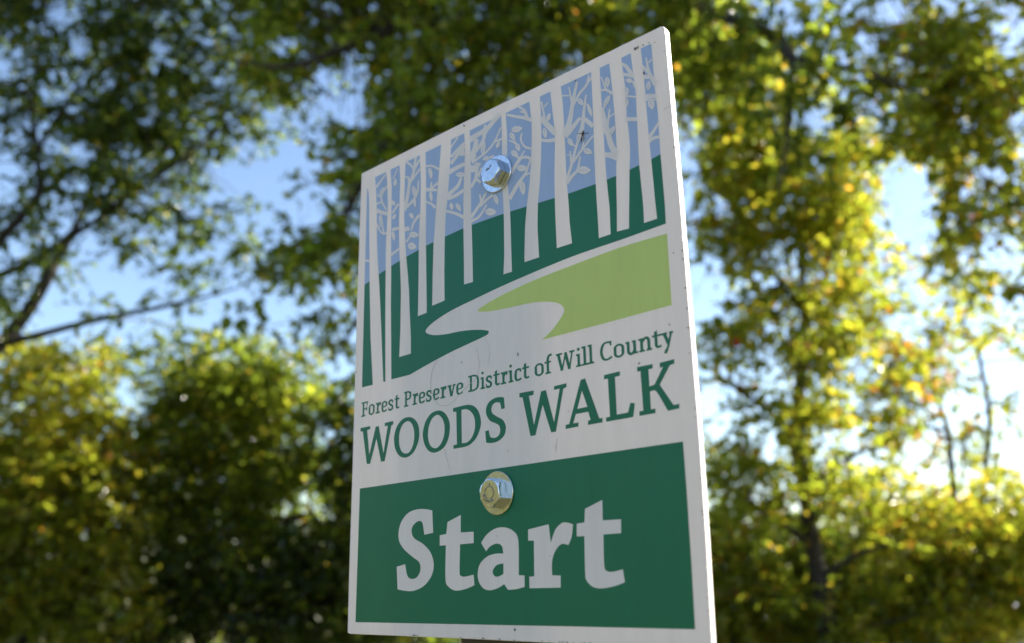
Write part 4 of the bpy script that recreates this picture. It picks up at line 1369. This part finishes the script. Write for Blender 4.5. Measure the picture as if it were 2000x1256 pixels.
NL += shrub('shrub', 'tall yellow-green sunlit shrub in the lower left corner', 60, 11.5,
            [(60, 740, 80, 60, .8), (130, 700, 60, 40, .6), (20, 690, 60, 40, .6), (210, 760, 40, 60, .6), (250, 960, 50, 60, .85), (250, 1080, 50, 70, .85), (30, 830, 110, 80, .93), (140, 820, 70, 70, .9), (60, 950, 150, 90, .95), (180, 930, 60, 60, .93), (80, 1080, 160, 90, .96), (190, 1060, 60, 80, .94), (100, 1200, 180, 70, .96), (230, 1000, 40, 40, .7),
             (-120, 950, 120, 250, .9), (190, 680, 34, 30, .55)],
            [(245, 770, 26, 22)], 'leaf_sun', 0.06, 0.8,
            [[(62, 1120, .06), (60, 980, .05), (70, 850, .03), (80, 730, .012)], [(62, 1080, .03), (140, 960, .02), (190, 840, .01)], [(60, 1040, .03), (0, 920, .02), (-60, 820, .01)]])
NL += shrub('shrub', 'small bright golden bush between the lower left shrub and the dark tree', 250, 11.3,
            [(240, 848, 44, 36, .95), (215, 880, 30, 30, .9), (275, 880, 24, 20, .85)], [], 'leaf_gold', 0.06, 0.25,
            [[(250, 1120, .022), (256, 980, .018), (245, 900, .012), (242, 850, .006)], [(247, 930, .012), (262, 880, .008), (272, 860, .004)]], twig=0.22)
NL += shrub('tree', 'rounded dark green small tree in the lower left, short of the sign', 398, 12.5,
            [(300, 720, 60, 40, .7), (240, 720, 50, 50, .55), (360, 680, 60, 40, .5), (290, 770, 60, 40, .8), (330, 800, 50, 40, .9), (420, 700, 60, 34, .9), (400, 770, 80, 60, .96), (490, 760, 80, 60, .95), (560, 720, 60, 40, .85), (560, 800, 70, 60, .93), (430, 860, 100, 70, .97), (530, 900, 80, 70, .95),
             (330, 900, 70, 70, .95), (400, 970, 110, 70, .95), (520, 1000, 80, 60, .9), (320, 1040, 80, 60, .9), (450, 1060, 110, 60, .9), (610, 770, 40, 50, .7)],
            [(246, 766, 20, 24), (598, 985, 24, 30)], 'leaf_mid', 0.07, 1.1,
            [[(398, 1150, .09), (396, 1060, .08), (400, 960, .065), (415, 860, .045), (430, 760, .02)], [(398, 1040, .05), (320, 940, .03), (290, 820, .012)], [(400, 980, .05), (500, 900, .035), (560, 790, .012)]], cat='tree', twig=0.36)
NL += shrub('shrub', 'dark thicket bush behind the lower left edge of the sign', 660, 12.0,
            [(650, 780, 50, 50, .8), (660, 860, 50, 50, .75), (640, 930, 40, 50, .7), (670, 960, 40, 60, .9), (650, 1060, 60, 60, .9), (600, 1100, 60, 60, .9), (660, 1180, 80, 80, .95), (560, 1180, 80, 70, .95), (780, 1000, 120, 250, .9), (740, 800, 80, 80, .8), (460, 1190, 100, 60, .94), (340, 1180, 100, 70, .94), (400, 1110, 90, 40, .85), (520, 1120, 70, 50, .9), (260, 1230, 80, 40, .9), (760, 1240, 120, 50, .93), (640, 1250, 80, 40, .93)],
            [(598, 990, 26, 40), (575, 845, 16, 18), (640, 850, 16, 16)], 'leaf_dark', 0.066, 0.8,
            [[(665, 1150, .06), (660, 1040, .05), (668, 920, .03), (660, 800, .012)], [(664, 1080, .03), (610, 1000, .02), (600, 920, .01)], [(664, 1060, .03), (740, 940, .02), (760, 800, .01)]])
NL += shrub('shrub', 'golden orange bush hugging the lower right edge of the sign', 1440, 10.6,
            [(1420, 1040, 40, 40, .9), (1440, 1090, 60, 40, .93), (1460, 1150, 80, 50, .95), (1430, 1220, 80, 60, .96), (1540, 1210, 80, 60, .95), (1340, 1150, 80, 100, .9), (1500, 1090, 50, 40, .8), (1430, 980, 40, 40, .6), (1500, 1030, 40, 40, .5)], [], 'leaf_yellow', 0.062, 0.5,
            [[(1440, 1240, .05), (1438, 1160, .04), (1430, 1080, .02), (1424, 1030, .008)], [(1440, 1180, .02), (1490, 1120, .015), (1510, 1090, .006)]])
NL += shrub('shrub', 'dark green bush around the foot of the leaning trunk', 1640, 11.2,
            [(1620, 1080, 70, 40, .85), (1700, 1040, 60, 50, .88), (1640, 1150, 90, 50, .95), (1690, 1210, 110, 60, .95), (1600, 1230, 90, 50, .95), (1560, 1110, 50, 40, .85), (1660, 990, 60, 40, .55), (1560, 1050, 60, 40, .5), (1600, 1190, 60, 60, .7, -1.4, .2)], [], 'leaf_mid', 0.062, 0.6,
            [[(1650, 1240, .05), (1652, 1160, .04), (1670, 1080, .02), (1690, 1020, .008)], [(1650, 1180, .02), (1610, 1120, .015), (1590, 1080, .006)]])
NL += shrub('shrub', 'broad sunlit yellow and green shrub filling the lower right corner', 1860, 10.2,
            [(1760, 1040, 70, 50, .85), (1850, 1010, 70, 50, .8), (1930, 1020, 70, 60, .85), (1800, 1110, 90, 60, .95), (1900, 1100, 100, 70, .96), (1990, 1080, 60, 90, .93), (1790, 1200, 100, 70, .96), (1910, 1200, 110, 70, .96), (1820, 980, 50, 34, .6),
             (1900, 970, 60, 30, .5), (2100, 1100, 100, 150, .93), (1980, 980, 40, 30, .5), (1720, 960, 60, 40, .55), (1820, 930, 40, 50, .45), (1960, 930, 50, 50, .4), (1760, 920, 40, 40, .4)],
            [(1870, 960, 14, 26)], 'leaf_sun', 0.06, 0.7,
            [[(1860, 1240, .055), (1862, 1140, .045), (1880, 1040, .025), (1890, 970, .01)], [(1860, 1180, .03), (1790, 1080, .02), (1770, 1020, .008)], [(1860, 1160, .03), (1950, 1070, .02), (1990, 1000, .008)]])

# --- trees across the clearing behind the camera's left: they show in the polished bolt heads
for i, (x, y, hgt, lab) in enumerate([(-21, -8.6, 5.6, 'southernmost of the sunlit trees across the clearing, out of the picture'),
                                      (-22, -2.4, 6.4, 'tallest sunlit golden tree across the clearing, mirrored in the lower bolt head'),
                                      (-20, 3.4, 5.4, 'short sunlit tree across the clearing, left of the picture'),
                                      (-18, -14.0, 5.2, 'low sunlit tree at the far end of the clearing behind the camera')]):
    r = empty('tree', (x, y, 0), lab, 'tree')
    v, f = tube([np.array([x, y, -.2]), np.array([x + .1, y, hgt * .4]), np.array([x, y + .1, hgt * .9])], [.16, .12, .03], 8)
    obj('trunk', v, f, M['bark'], r, smooth=True)
    n = 13000
    q = rng.normal(size=(n, 3))
    q /= np.linalg.norm(q, axis=1, keepdims=True)
    rad = rng.uniform(.35, 1, n)[:, None] ** .5 * (1 + .22 * np.sin(q[:, :1] * 6 + i) * np.cos(q[:, 2:] * 5 + q[:, 1:2] * 4))
    P = np.array([x, y, hgt * .56]) + q * rad * np.array([2.6, 3.4, hgt * .44])
    leaves_mesh('crown', P, rng.normal(size=(n, 3)), 0.17, M['leaf_gold'], r)


# --- the wood beyond, one mass
def far_wood():
    n = 46000
    x = rng.uniform(-26, 26, n)
    y = rng.uniform(17, 24, n)
    px = CX + F_PX * x / y
    top = np.interp(px, [-400, 0, 150, 300, 450, 600, 700, 900, 1300, 1450, 1600, 1800, 2000, 2400], [5.4, 5.0, 5.2, 4.4, 5.2, 4.6, 4.2, 4.6, 3.0, 2.6, 2.4, 2.8, 2.6, 3.4])
    top = top * (1 + .10 * np.sin(x * 2.1) + .07 * np.sin(x * 5.3 + 1))
    z = rng.random(n) ** .8 * top
    P = np.stack([x, y, z], 1)
    r = bpy.data.objects.new('tmp', None)
    col.objects.link(r)
    o = leaves_mesh('far_wood', P, rng.normal(size=(n, 3)), 0.15, M['leaf_mid'], r)
    o.parent = None
    bpy.data.objects.remove(r)
    o['kind'] = 'stuff'
    o['label'] = 'dark wood beyond the shrubs, one green mass low behind them'
    o['category'] = 'wood'


far_wood()
print('LEAVES', NL)
